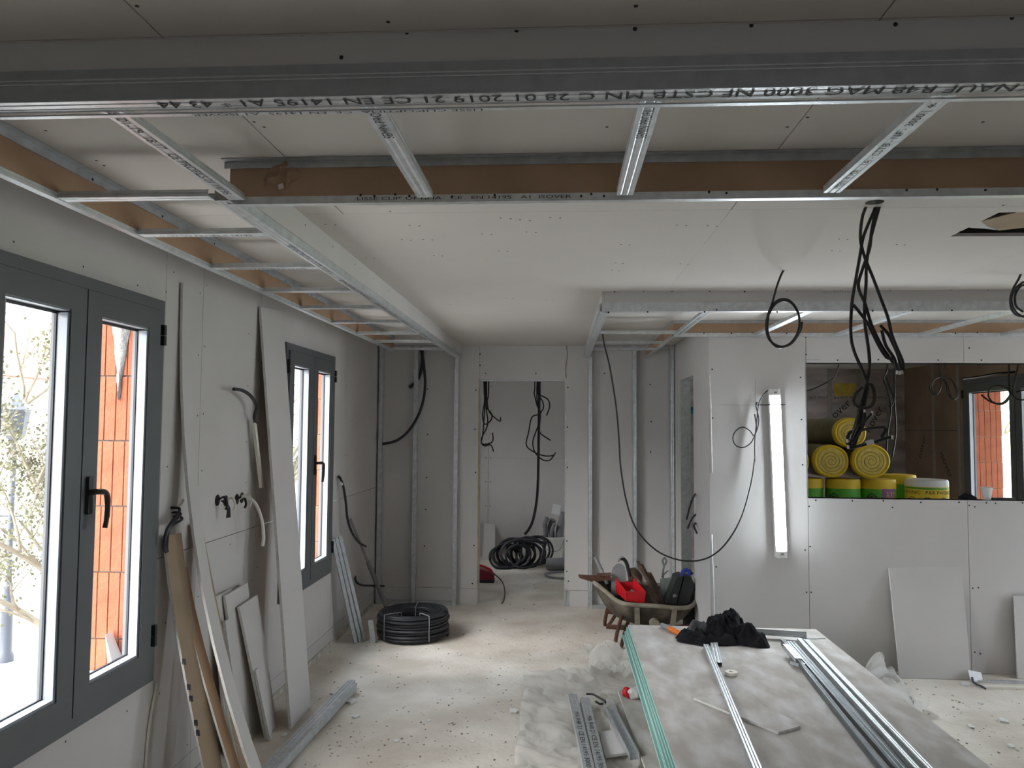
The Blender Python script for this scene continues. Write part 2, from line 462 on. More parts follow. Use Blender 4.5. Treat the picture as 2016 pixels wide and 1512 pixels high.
def brick_mesh(x0, x1, y0, y1, h, face):
    """hollow clay block with vertical ribs on the reveal face; face = -1 ribs towards -Y"""
    pts = []; n = max(1, round((x1 - x0) / 0.052)); w = (x1 - x0) / n
    yf, yb = (y0, y1) if face < 0 else (y1, y0)
    for i in range(n):
        a = x0 + i * w
        pts += [(a, yf + 0.004 * (1 if face < 0 else -1), 0), (a + 0.003, yf, 0), (a + w - 0.003, yf, 0)]
    pts += [(x1, yf + 0.004 * (1 if face < 0 else -1), 0), (x1, yb, 0), (x0, yb, 0)]
    return MB().prism(pts, (0, 0, h))
def brick_column(parent, x0, x1, y0, y1, z0, z1, face):
    first = None; z = z0; k = 0
    while z < z1 - 0.05:
        h = min(0.262, z1 - z)
        if first is None or h < 0.26:
            m = brick_mesh(x0, x1, y0, y1, h, face)
            for v in m.v: v.z += z
            o = m.build('brick', 'brick', parent)
            if first is None: first = o
        else:
            share(first, WLOC[first.name] + Vector(((-1) ** k * 0.002, 0, z - z0)), parent, 'brick')
        z += 0.268; k += 1
brick_column(wall_left, wl_x, XL - 0.075, W1[1] - 0.012, W1[1] + 0.02, 0.46, 2.3, -1)
brick_column(wall_left, wl_x, XL - 0.03, 5.735, 5.77, 0.46, 2.3, -1)
m = MB(); pts = []                                  # mortar dribble on the brick reveal
for j in range(14):
    t = j / 13; w = 0.055 * (1 - t) ** 1.3 + 0.006
    for i in range(7):
        s = i / 6 * 2 - 1
        pts.append((-1.825 + s * w * .8 + 0.006 * noise.noise((t * 7, s, 1)), W1[1] - 0.014 - 0.012 * (1 - s * s), 2.06 - 0.36 * t + 0.01 * noise.noise((s * 3, t * 9, 4))))
m.grid(pts, 7, 14).build('mortar_smear', 'mortar', wall_left)
MB().box(wl_x - 0.05, XL - 0.09, W1[0] - 0.02, W1[1] - 0.012, 0.46, 0.50).build('outer_sill', 'mortar', wall_left)
MB().box(wl_x - 0.05, XL - 0.09, W2[0] - 0.02, W2[1] - 0.012, 0.44, 0.48).build('outer_sill', 'mortar', wall_left)
m = MB()                                            # broken white foam left on the sill
m.prism([(-1.825, 3.06, 0.50), (-1.825, 2.99, 0.50), (-1.85, 2.94, 0.50), (-1.92, 2.96, 0.50), (-1.91, 3.06, 0.50)], (0, 0, 0.10))
tag(m.build('foam_block', 'white_plastic'), 'white foam block on the sill outside the nearest window', 'foam block')
m = MB()
m.prism([(-1.752, 3.066, 0.50), (-1.752, 2.995, 0.50), (-1.785, 3.0, 0.60), (-1.80, 3.066, 0.60)], (-0.02, 0.0, 0.16))
tag(m.build('foam_offcut', 'white_plastic'), 'jagged white foam offcut leaning on the brick reveal outside', 'foam offcut')

# ---- windows
def window(name, T, u0, u1, z0, z1, um, hinge_u=True, simple=False, handle=True, stile=0.083):
    """casement with two sashes; T(u, n, z) -> world, n into the room"""
    def bx(m, u_0, u_1, n0, n1, za, zb):
        a, b = T(u_0, n0, za), T(u_1, n1, zb)
        m.box(min(a.x, b.x), max(a.x, b.x), min(a.y, b.y), max(a.y, b.y), min(a.z, b.z), max(a.z, b.z))
    fw = 0.043
    m = MB()
    bx(m, u0, u1, -0.05, 0.022, z0, z0 + fw); bx(m, u0, u1, -0.05, 0.022, z1 - fw, z1)
    bx(m, u0, u0 + fw, -0.05, 0.022, z0 + fw, z1 - fw); bx(m, u1 - fw, u1, -0.05, 0.022, z0 + fw, z1 - fw)
    win = struct(m.build(name, 'window_grey'))
    g = MB(); bx(g, um - 0.0035, um + 0.0035, -0.03, 0.018, z0 + fw, z1 - fw); g.build('sash_gap', 'gasket', win)
    g = MB(); e = 0.0016
    bx(g, u0 + fw, u1 - fw, 0.02, 0.0228, z1 - fw - .001, z1 - fw + e); bx(g, u0 + fw, u1 - fw, 0.02, 0.0228, z0 + fw - e, z0 + fw + .001)
    bx(g, u0 + fw - e, u0 + fw, 0.02, 0.0228, z0 + fw, z1 - fw); bx(g, u1 - fw, u1 - fw + e, 0.02, 0.0228, z0 + fw, z1 - fw)
    g.build('frame_joint', 'gasket', win)
    for side, (a, b) in enumerate(((u0 + fw, um - 0.0035), (um + 0.0035, u1 - fw))):
        za, zb = z0 + fw + 0.002, z1 - fw - 0.002
        s = MB()
        bx(s, a, b, -0.04, 0.03, za, za + stile); bx(s, a, b, -0.04, 0.03, zb - stile, zb)
        bx(s, a, a + stile, -0.04, 0.03, za + stile, zb - stile); bx(s, b - stile, b, -0.04, 0.03, za + stile, zb - stile)
        sash = s.build('sash', 'window_grey', win)
        ga, gb, gz0, gz1 = a + stile, b - stile, za + stile, zb - stile
        k = MB(); t = 0.012
        bx(k, ga, gb, -0.012, 0.024, gz0, gz0 + t); bx(k, ga, gb, -0.012, 0.024, gz1 - t * .5, gz1)
        bx(k, ga, ga + t, -0.012, 0.024, gz0 + t, gz1 - t); bx(k, gb - t, gb, -0.012, 0.024, gz0 + t, gz1 - t)
        k.build('glazing_bead', 'bead_grey', sash)
        k = MB(); t = 0.016
        bx(k, ga, gb, -0.020, -0.012, gz0, gz0 + t); bx(k, ga, gb, -0.020, -0.012, gz1 - t, gz1)
        bx(k, ga, ga + t, -0.020, -0.012, gz0 + t, gz1 - t); bx(k, gb - t, gb, -0.020, -0.012, gz0 + t, gz1 - t)
        k.build('gasket', 'gasket', sash)
        p = MB(); bx(p, ga, gb, -0.0185, -0.0145, gz0, gz1); p.build('glass_pane', 'glass', sash)
        if side == 1 and handle:
            hz = (za + zb) / 2; hu = a + stile * 0.42
            h = MB()
            c0 = [(hu - .013, hz - .04), (hu - .011, hz - .05), (hu + .011, hz - .05), (hu + .013, hz - .04), (hu + .013, hz + .07), (hu + .011, hz + .08), (hu - .011, hz + .08), (hu - .013, hz + .07)]
            q = [T(u, 0.03, z) for u, z in c0]; h.prism(q, T(0, 0.012, 0) - T(0, 0, 0))
            hp = h.build('handle', 'black_plastic', sash)
            l = MB()
            l.tube(spline([T(hu, 0.04, hz + .025), T(hu, 0.068, hz + .028), T(hu + 0.022, 0.082, hz + .022), T(hu + .034, .082, hz - .01), T(hu + .036, .08, hz - .06), T(hu + .03, .078, hz - .10)], 5),
                   [.010] * 6 + [.0105] * 10 + [.0095] * 5 + [.0085] * 5, 8)
            l.build('lever', 'handle_bronze', hp)
        uu = u1 - 0.022 if side == 1 else u0 + 0.022
        for hz in (za + 0.14, zb - 0.10):
            h = MB(); bx(h, uu - 0.009, uu + 0.009, 0.02, 0.04, hz - 0.042, hz - 0.003); bx(h, uu - 0.009, uu + 0.009, 0.02, 0.04, hz, hz + 0.042)
            h.build('hinge', 'black_plastic', win)
    return win
TL = lambda u, n, z: Vector((XL + n, u, z))
TR = lambda u, n, z: Vector((XK - n, u, z))
window('window_1', TL, *W1, 2.552)
window('window_2', TL, *W2, 5.022)
window('window_3', TL, *W3, 8.45, handle=False)
window('window_4', TR, *WK, 7.36, handle=False)
window('added_window_7', TR, *WK2, 5.92, handle=False)
MB_b = MB()
for y in (BAY[0], BAY[1] - 0.06):
    MB_b.box(XR + 0.02, XR + 0.08, y, y + 0.06, 0.0, BAY[3])
MB_b.box(XR + 0.02, XR + 0.08, BAY[0], BAY[1], BAY[3] - 0.06, BAY[3]); MB_b.box(XR + 0.02, XR + 0.08, BAY[0], BAY[1], 0.0, 0.06)
w5 = struct(MB_b.build('window_5', 'window_grey'))
for y in (BAY[0] + .06,):
    MB().box(XR + 0.045, XR + 0.05, y, y + 1.03, 0.06, BAY[3] - 0.06).build('glass_pane', 'glass', w5)

# ---- right outer wall and near wall
wall_right = struct(slab('x', XR, XR + 0.36, YN - 0.2, YW + 0.4, -0.25, 3.2, [BAY]).build('wall_right', 'plaster'))
wall_kitchen = struct(slab('x', XK, XK + 0.36, YW + 0.1, YE + 0.3, -0.25, 3.2, [WK, WK2]).build('wall_kitchen', 'membrane_brown'))
brick_column(wall_kitchen, XK + 0.075, XK + 0.36, WK[1] - 0.012, WK[1] + 0.02, 0.46, 2.3, -1)
for y in (8.42, 8.98):                       # taped joints on the membrane beside the kitchen window
    MB().box(XK - 0.004, XK, y - 0.025, y + 0.025, 0.0, ZC).build('tape_strip', 'tape', wall_kitchen)
MB().box(XK - 0.003, XK, 8.42, YE, 1.585, 1.592).build('membrane_fold', 'gasket', wall_kitchen)
wall_near = struct(slab('y', YN - 0.25, YN, XL - 0.36, XR + 0.36, -0.25, 3.2, [NBAY]).build('wall_near', 'plaster'))
window('added_window_6', lambda u, n, z: Vector((u, YN + n, z)), *NBAY, 0.95, handle=False)

# ---- end wall of the house behind the back room and the kitchen
wall_end = struct(MB().box(XL - 0.36, XR + 0.36, YE, YE + 0.3, -0.25, 3.2).build('wall_end', 'membrane'))
bo = panels('y', YE - PT, YE, [XL, -0.91, 1.1], [0.0, 1.2, ZC], [], wall_end)
sp = [Vector((-0.91 + dx, YE - PT, z)) for z in [0.3 + 0.3 * i for i in range(7)] for dx in (-0.03, 0.03)]
screws(sp, (0, -1, 0), wall_end, 0.006)
for i, x in enumerate((2.98, 3.28, 3.62, 3.98)):  # battens pressing the membrane
    MB().box(x, x + 0.05, YE - 0.012, YE, 0.0, ZC).build('tape_strip', 'tape', wall_end)
m = MB().box(3.36, 3.66, YE - 0.006, YE, 2.0, 2.16); m.build('foam_patch', 'glasswool', wall_end)
lettering('VarioKMDuplex UV - Isover', (3.62, YE - 0.001, 2.005), (-1, 0, 0), (0, 0, -1), 0.80, 0.04, wall_end)
lettering('isover', (3.30, YE - 0.001, 1.66), (0.74, 0, 0.67), (-0.67, 0, 0.74), 0.36, 0.09, wall_end)
lettering('VarioKMDuplex UV', (4.18, YE - 0.001, 2.005), (-1, 0, 0), (0, 0, -1), 0.42, 0.035, wall_end)
lettering('isover', (3.78, YE - 0.001, 1.55), (0.5, 0, 0.87), (-0.87, 0, 0.5), 0.34, 0.085, wall_end)
lettering('isover', (XK - 0.001, 8.85, 1.32), (0, -0.62, -0.78), (0, -0.78, 0.62), 0.34, 0.09, wall_kitchen)
lettering('isover', (XK - 0.001, 9.3, 1.25), (0, -0.45, 0.89), (0, 0.89, 0.45), 0.30, 0.085, wall_kitchen)

# ---- back partition with the door opening
wall_back = struct(slab('y', YB + PT, YB + 0.085, XL, XC + 0.1, 0.0, ZC, [(-1.0, -0.76, -1, 0.001), DOOR]).build('wall_back', 'galvanised_dull'))
hb = [DOOR]
panels('y', YB, YB + PT, [XL, -0.74, 0.04, XC], [0.145, ZC], hb, wall_back, skip=((1, 0),))
panels('y', YB, YB + PT, [-0.74, 0.04], [2.025, ZC], [], wall_back)
panels('y', YB - 0.004, YB + PT, [XL, -0.74], [0.0, 0.145], hb, wall_back)
panels('y', YB - 0.004, YB + PT, [0.085, XC], [0.0, 0.145], hb, wall_back)
panels('y', YB + 0.086, YB + 0.098, [XL, 0.2, XC + 0.1], [0.0, ZC], hb, wall_back)
MB().box(-0.748, -0.736, YB - 0.002, YB + 0.1, 0.13, 2.03).build('door_lining', 'timber', wall_back)
MB().box(0.036, 0.048, YB - 0.001, YB + 0.1, 0.05, 2.03).build('door_lining', 'galvanised', wall_back)
MB().box(-0.74, 0.04, YB + 0.001, YB + 0.1, 2.012, 2.024).build('head_track', 'galvanised', wall_back)
m = MB()                                          # ragged filled joint right of the opening
pl = spline([AY(1115, 678, YB - .001), AY(1117, 700, YB - .001), AY(1114, 725, YB - .001), AY(1115, 744, YB - .001)])
m.tube(pl, [0.004 + 0.003 * abs(noise.noise((i * .8, 0, 0))) for i in range(len(pl))], 5)
m.build('torn_paper_edge', 'kraft_pale', wall_back)
sp = []
for px, py in ((842, 766), (842, 855), (840, 940), (838, 1003), (836, 1075), (833, 1158), (937, 768), (935, 845), (936, 930), (933, 1074), (930, 1149), (956, 735), (1055, 735), (945, 697), (945, 719), (1118, 763), (1117, 841), (1117, 920), (1116, 1065), (1116, 1125), (746, 816), (746, 740), (746, 901), (1190, 735), (1252, 735), (1280, 757), (1282, 830), (1281, 890), (1128, 1187), (1119, 1144), (831, 1176)):
    sp.append(AY(px, py, YB))
screws(sp, (0, -1, 0), wall_back, 0.007)

# ---- corridor side wall and lamp wall
wall_corridor = struct(slab('x', XC + PT, XC + 0.085, YW + 0.09, YB + 0.1, 0.0, ZC, [CDOOR]).build('wall_corridor', 'galvanised_dull'))
panels('x', XC, XC + PT, [YW + 0.0, YB], [0.0, ZC], [CDOOR], wall_corridor)
MB().box(XC + 0.002, XC + 0.085, CDOOR[1] - 0.012, CDOOR[1] + 0.001, 0.0, CDOOR[3]).build('door_lining', 'galvanised', wall_corridor)
wall_lamp = struct(slab('y', YW + PT, YW + 0.085, XC + PT, XR + 0.36, 0.0, 3.2, [PASS]).build('wall_lamp', 'galvanised_dull'))
panels('y', YW, YW + PT, [XC, PASS[0], 2.70, XK, XR], [0.0, ZC], [PASS], wall_lamp)
panels('y', YW + 0.086, YW + 0.098, [XC + 0.09, 2.4, XK], [0.0, ZC], [PASS], wall_lamp, 'plaster')
MB().box(PASS[0] - 0.006, PASS[0], YW, YW + 0.098, PASS[2], PASS[3]).build('pass_lining', 'plaster_core', wall_lamp)
MB().box(PASS[0], PASS[1], YW + 0.001, YW + 0.097, PASS[3], PASS[3] + 0.004).build('pass_lining', 'plaster_core', wall_lamp)
MB().box(PASS[0], PASS[1], YW + 0.001, YW + 0.097, PASS[2] - 0.004, PASS[2]).build('pass_sill', 'galvanised', wall_lamp)
m = MB(); pl = spline([AY(1397, 740, YW - .001), AY(1399, 800, YW - .001), AY(1400, 860, YW - .001), AY(1402, 930, YW - .001)], 9)
m.tube(pl, [0.004 + 0.007 * abs(noise.noise((i * .6, 3, 0))) for i in range(len(pl))], 5); m.build('torn_paper_edge', 'plaster_core', wall_lamp)
m = MB(); pl = spline([AY(1401, 1052, YW - .004), AY(1403, 1110, YW - .004), AY(1405, 1160, YW - .004), AY(1407, 1240, YW - .004)], 9)
m.tube(pl, 0.005, 5); m.build('corner_bead', 'galvanised', wall_lamp)
sp = []
for px, py in ((1402, 727), (1403, 823), (1576, 743), (1578, 826), (1580, 915), (1585, 1083), (1595, 1076), (1588, 1166), (1597, 1166), (1586, 664), (1587, 698), (1649, 709), (1729, 708), (1847, 709), (1932, 709), (1908, 685), (1606, 985), (1678, 986), (1593, 997), (1757, 999), (1739, 986), (1813, 989), (1888, 989), (1908, 995), (1919, 998), (1942, 990), (1960, 991), (1410, 1116), (1915, 1158), (1926, 1157), (1919, 1284), (1930, 1287), (2013, 990)):
    sp.append(AY(px, py, YW))
screws(sp, (0, -1, 0), wall_lamp, 0.0058)
lettering('C  plaque BA13', AY(1582, 709, YW - 0.001), (1, 0, 0), (0, 0, 1), 0.11, 0.008, wall_lamp, 'ink_faint')
m = MB()
a, b = AY(1418, 797, YW - .0006), AY(1545, 797, YW - .0006); m.box(a.x, b.x, YW - .0006, YW, a.z - .001, a.z + .001)
a, b = AY(1487, 745, YW - .0006), AY(1487, 796, YW - .0006); m.box(a.x - .001, a.x + .001, YW - .0006, YW, b.z, a.z)
m.build('pencil_mark', 'ink_faint', wall_lamp)

# ---- stud frames standing in front of the back partition
def stud_frame(x0, x1, xs, label):
    t = thing('stud_frame', label, 'stud frame', ((x0 + x1) / 2, YB - 0.035, 0))
    for x in xs:
        channel((x, YB - 0.062, 0.0), (x, YB - 0.062, ZC - 0.002), 0.036, 0.048, (0, -1, 0), 'stud', t, 'galvanised')
    channel((x0, YB - 0.033, 0.034), (x1, YB - 0.033, 0.034), 0.05, 0.033, (0, 0, 1), 'floor_track', t, 'galvanised_dull', lip=0)
    channel((x0, YB - 0.033, ZC - 0.034), (x1, YB - 0.033, ZC - 0.034), 0.05, 0.033, (0, 0, -1), 'head_track', t, 'galvanised_dull', lip=0)
    return t
stud_frame(-1.66, -0.925, (-1.635, -1.315, -0.945), 'galvanised stud frame against the back wall left of the doorway')
stud_frame(0.24, XC - 0.005, (0.262, 0.655, 0.985), 'galvanised stud frame against the back wall behind the wheelbarrow')

# ================================================================ DROPPED CEILING FRAMES
def fascia(axis, n, u0, u1, z0, z1, back_dir, parent):
    """fascia board: white face one way, brown paper back towards back_dir"""
    a, b = (n, n + 0.0115) if back_dir < 0 else (n - 0.0115, n)
    f = slab(axis, a, b, u0, u1, z0, z1).build('fascia_board', 'plaster', parent)
    c, d = (n - 0.001, n) if back_dir < 0 else (n, n + 0.001)
    slab(axis, c, d, u0, u1, z0, z1).build('paper_backing', 'kraft', f)
    return f

# front frame, crossing the room just ahead of the camera
ff = thing('ceiling_frame', 'metal ceiling frame with printed rails crossing the room nearest the camera', 'ceiling frame', (0.6, 1.72, ZS))
YF0, YF1, XE = 1.385, 2.062, 4.9
fascia('y', YF0 + 0.015, XL + 0.3, XE, ZS + 0.012, ZC, 1, ff)
channel((-1.385, YF0 + 0.024, ZS), (XE, YF0 + 0.024, ZS), 0.048, 0.038, (0, 0, -1), 'rail', ff, lip=0)
MB().box(-1.385, XE, YF0 - 0.001, YF0 + 0.001, ZS + 0.002, ZS + 0.062).build('rail_flange', 'steel_mid', ff)
MB().box(-1.385, XE, YF0 - 0.0025, YF0, ZS + 0.0325, ZS + 0.0350).box(-1.385, XE, YF0 - 0.0025, YF0, ZS + 0.0400, ZS + 0.0425).build('flange_ridge', 'galvanised', ff)
MB().box(-1.385, XE, YF0 + 0.049, YF0 + 0.062, ZS - 0.007, ZS - 0.004).add([], []).build('clip_rail', 'galvanised', ff)
p0 = AZ(2040, 168, ZS)
lettering('KNAUF R48 MAG 3000 NF CSTB MN C 28 01 2019 21 CE EN 14195 A1 * 43 44', (p0.x, YF0 + 0.006, ZS - 0.0012), (-1, 0, 0), (0, 1, 0), p0.x - AZ(285, 185, ZS).x, 0.030, ff)
p0 = AZ(945, 196, ZS - 0.008)
lettering("LISSE CLIP'OPTIMA  CE  EN 14195  A1 ISOVER", (p0.x, YF0 + 0.050, ZS - 0.0075), (-1, 0, 0), (0, 1, 0), p0.x - AZ(350, 203, ZS - 0.008).x, 0.010, ff)
fascia('y', YF1 - 0.001, -0.925, XE, ZS, ZC, -1, ff)
MB().box(-0.94, XE, YF1 - 0.006, YF1 - 0.001, ZC - 0.022, ZC - 0.001).box(-0.94, XE, YF1 - 0.03, YF1 - 0.001, ZC - 0.003, ZC - 0.001).build('top_rail', 'galvanised_dull', ff)
MB().box(-0.93, XE, YF1 - 0.004, YF1 - 0.0015, ZS, ZS + 0.018).box(-0.93, XE, YF1 - 0.004, YF1 + 0.020, ZS - 0.003, ZS).build('clip_rail', 'galvanised', ff)
p0 = AY(703, 395, YF1 - 0.005)
lettering("LISSE CLIP' OPTIMA   CE   EN 14195   A1  ISOVER", (p0.x, YF1 - 0.0042, ZS + 0.004), (1, 0, 0), (0, 0, 1), AY(1125, 393, YF1).x - p0.x, 0.009, ff)
bars = [(-0.892, ' 18-01-19  18:17   CE PROFILS 01 14195', 1, 0.93, 0.0), (-0.369, 'SEMIN PROF', -1, 0.25, 0.02), (0.168, 'SEMIN PROFILS 1', -1, 0.31, 0.01), (0.706, 'MEN 4 MA - 1A - CSTB - NF - 3000 | 4-1-1', -1, 0.95, 0.0), (1.24, 'SEMIN PROFILS', -1, 0.4, 0.0)]
for x, txt, d, frac, off in bars:
    y0, y1 = YF0 + 0.035, YF1 - 0.028
    b = channel((x, y0, ZS + 0.002), (x, y1, ZS + 0.002), 0.043, 0.018, (0, 0, -1), 'cross_bar', ff)
    L = (y1 - y0) * frac * 0.96
    if d > 0: lettering(txt, (x - 0.011, y0 + 0.01 + off, ZS + 0.0009), (0, 1, 0), (1, 0, 0), L, 0.022, b)
    else: lettering(txt, (x + 0.011, y0 + 0.012 + off + L, ZS + 0.0009), (0, -1, 0), (-1, 0, 0), L, 0.022, b)
m = MB(); pts = []                                  # torn brown paper on the far fascia
for j in range(14):
    for i in range(12):
        u, v = i / 11 * 2 - 1, j / 13 * 2 - 1; k = 1 + .5 * noise.noise((u * 1.7, v * 1.7, 4))
        p = AY(553 + 34 * u * k * (1 - .35 * v * v) - 8 * v, 347 + 32 * v * (1 - .3 * u * u), YF1 - 0.0025)
        p.y -= max(0, .020 * (1 - u * u) * (1 - v * v) * (0.5 + 1.6 * noise.noise((u * 2.4, v * 2.4, 7)))); pts.append(p)
m.grid(pts, 12, 14)
m.build('torn_paper', 'kraft', ff)
MB().obox(AY(553, 367, YF1 - .012), (.006, .002, .003), (0, .002, 0), (-.002, .001, .007)).build('torn_flake', 'ivory', ff)
sp = [AY(px, py, YF0 + 0.0033) for px, py in ((70, 75), (303, 72), (595, 67), (801, 64), (1017, 60), (1250, 57), (1479, 50), (1763, 48), (1992, 35), (1494, 166), (672, 113))]
screws(sp, (0, -1, 0), ff, 0.0042)
sp = [AY(px, py, YF1 - 0.0045) for px, py in ((710, 384), (737, 386), (778, 383), (806, 386), (890, 387), (974, 384), (1144, 386), (1164, 382), (1189, 386), (1396, 378), (1430, 380), (1785, 374), (1845, 373), (1940, 374), (707, 306), (884, 304), (1113, 302), (1392, 298), (1594, 294))]
screws(sp, (0, -1, 0), ff, 0.0035)

# left frame, running along the window wall
lf = thing('ceiling_frame', 'ladder-like metal ceiling frame running along the window wall', 'ceiling frame', (-1.17, 4.4, ZS))
XA, XB = -1.388, -0.945
fascia('x', XA, YF0, 6.30, ZS + 0.004, ZC, 1, lf)
MB().box(XA + 0.001, XA + 0.006, 1.4, 6.3, ZC - 0.024, ZC - 0.001).box(XA + 0.001, XA + 0.030, 1.4, 6.3, ZC - 0.003, ZC - 0.001).build('top_rail', 'galvanised_dull', lf)
channel((XA - 0.008, YF0, ZS), (XA - 0.008, 6.32, ZS), 0.024, 0.018, (0, 0, -1), 'rail', lf, lip=0, ribs=False)
fascia('x', XB + 0.030, YF1 + 0.01, YB - 0.005, ZS + 0.03, ZC, -1, lf)
channel((XB + 0.012, YF1 - 0.03, ZS), (XB + 0.012, YB - 0.01, ZS), 0.044, 0.040, (0, 0, -1), 'rail', lf, lip=0)
MB().box(XB + 0.0345, XB + 0.0365, YF1 + 0.02, YB - 0.01, ZS + 0.004, ZS + 0.045).build('rail_flange', 'galvanised_dull', lf)
for i in range(5):
    y = 2.55 + i * 0.62
    lettering('SEMIN PROFILS CE EN 14195 A1', (XB + 0.005, y, ZS - 0.0012), (0, 1, 0), (1, 0, 0), 0.5, 0.018, lf, 'ink')
for k, y in enumerate((2.018, 2.42, 2.95, 3.482, 4.0, 4.563, 5.13, 5.64, 6.21)):
    b = channel((XA + 0.006, y, ZS + 0.003), (XB - 0.012, y, ZS + 0.003), 0.042, 0.018, (0, 0, -1), 'cross_bar', lf)
    if k in (1, 2, 4): lettering('1-0-SEMIN PROFILS 14195', (XA + 0.05, y + 0.010, ZS + 0.0019), (1, 0, 0), (0, -1, 0), 0.33, 0.016, b)
sp = [Vector((XA + 0.0015, 1.7 + 0.21 * i, ZS + 0.012)) for i in range(22)] + [Vector((XA + 0.0065, 1.75 + 0.4 * i, ZC - 0.016)) for i in range(11)]
screws(sp, (1, 0, 0), lf, 0.0045)
sp = [Vector((XB + 0.0415, 2.3 + 0.33 * i, ZC - 0.03)) for i in range(14)]
screws(sp, (1, 0, 0), lf, 0.0035)

# right rear frame, round the lamp wall and into the corridor
rf = thing('ceiling_frame', 'metal ceiling frame above the lamp wall turning back into the corridor', 'ceiling frame', (1.6, 4.75, ZS2))
XF, YF = 0.232, 4.165
fascia('y', YF + 0.012, XF, 3.9, ZS2 + 0.03, ZC, 1, rf)
channel((XF - 0.012, YF + 0.022, ZS2), (3.9, YF + 0.022, ZS2), 0.044, 0.030, (0, 0, -1), 'rail', rf, lip=0)
MB().box(XF - 0.012, 1.02, YF - 0.0020, YF - 0.0005, ZS2, ZS2 + 0.050).box(1.02, 3.9, YF - 0.0035, YF - 0.0005, ZS2 + 0.001, ZS2 + 0.052).build('rail_flange', 'galvanised', rf)
fascia('x', XF + 0.0, YF, YB - 0.005, ZS2 + 0.03, ZC, 1, rf)
channel((XF + 0.002, YF, ZS2), (XF + 0.002, YB - 0.01, ZS2), 0.044, 0.040, (0, 0, -1), 'rail', rf, lip=0)
MB().box(XF - 0.0225, XF - 0.0205, YF, YB - 0.01, ZS2 + 0.004, ZS2 + 0.045).build('rail_flange', 'galvanised_dull', rf)
XI = 0.768
fascia('y', YW - 0.014, XI, 3.9, ZS2 + 0.002, ZC, -1, rf)
MB().box(XI, 3.9, YW - 0.022, YW - 0.0165, ZS2, ZS2 + 0.022).box(XI, 3.9, YW - 0.022, YW - 0.002, ZS2 - 0.003, ZS2).build('clip_rail', 'galvanised', rf)
MB().box(XI, 3.9, YW - 0.020, YW - 0.0165, ZC - 0.02, ZC - 0.001).build('top_rail', 'galvanised_dull', rf)
fascia('x', XI + 0.002, YW - 0.01, YB - 0.005, ZS2 + 0.002, ZC, -1, rf)
channel((XI + 0.006, YW, ZS2), (XI + 0.006, YB - 0.01, ZS2), 0.022, 0.016, (0, 0, -1), 'rail', rf, lip=0, ribs=False)
MB().box(XI - 0.006, XI - 0.001, YW, YB - 0.02, ZC - 0.022, ZC - 0.001).build('top_rail', 'galvanised_dull', rf)
for k, x in enumerate((0.792, 1.333, 1.868, 2.415, 2.95)):
    b = channel((x, YF + 0.045, ZS2 + 0.002), (x, YW - 0.024, ZS2 + 0.002), 0.043, 0.018, (0, 0, -1), 'cross_bar', rf)
    if k == 0: lettering('SEMIN PROFILS CE EN 14195', (x + 0.010, YW - 0.10, ZS2 + 0.0009), (0, -1, 0), (-1, 0, 0), 0.85, 0.020, b)
for y in (5.172, 5.80, 6.30):
    channel((XF + 0.025, y, ZS2 + 0.002), (XI - 0.004, y, ZS2 + 0.002), 0.040, 0.018, (0, 0, -1), 'cross_bar', rf)
sp = [AY(px, py, YF - 0.003) for px, py in ((1198, 615), (1275, 614), (1387, 614), (1411, 610), (1530, 614), (1718, 612), (1796, 611), (1874, 611))]
sp += [AY(px, py, YF + 0.0005) for px, py in ((1210, 574), (1267, 573), (1323, 573), (1397, 573), (1466, 574), (1550, 572), (1571, 571), (1655, 571), (1752, 571), (1872, 570), (1945, 570))]
screws(sp, (0, -1, 0), rf, 0.005)
sp = [AY(px, py, YW - 0.0225) for px, py in ((1440, 656), (1481, 655), (1549, 656), (1711, 657), (1820, 656), (1881, 656), (1924, 655), (1386, 656))]
screws(sp, (0, -1, 0), rf, 0.005)
lettering('placo BA13 NF', AY(1618, 578, YF), (1, 0, 0), (0, 0, 1), 0.15, 0.014, rf, 'ink_faint')

# ---- board hanging in the ceiling hatch
q = [AZ(x, y, ZC + 0.004) for x, y in ((1926, 437), (2045, 407), (2045, 445), (1966, 454), (1947, 446))]
hbt = thing('hatch_board', 'brown-backed board lying askew in the open ceiling hatch', 'board', q[2])
MB().prism(q, (0.02, 0, 0.0125)).build('brown_face', 'kraft_pale', hbt)
q = [AZ(x, y, ZC + 0.0035) for x, y in ((1892, 446), (1924, 431), (1943, 445), (1962, 453), (1938, 450), (1915, 449))]
tag(MB().prism(q, (0, 0, 0.012)).build('hatch_offcut', 'plaster'), 'small torn white board bit on the edge of the ceiling hatch', 'board')

# ================================================================ THINGS
def pxY(pts):  return [AY(*p) for p in pts]
def pxX(pts):  return [AX(*p) for p in pts]
def cable(name, label, cat, pts, r, material='cable_black', group=None, k=7, n=8):
    o = MB().tube(spline(pts, k), r, n).build(name, material)
    return tag(o, label, cat, group)

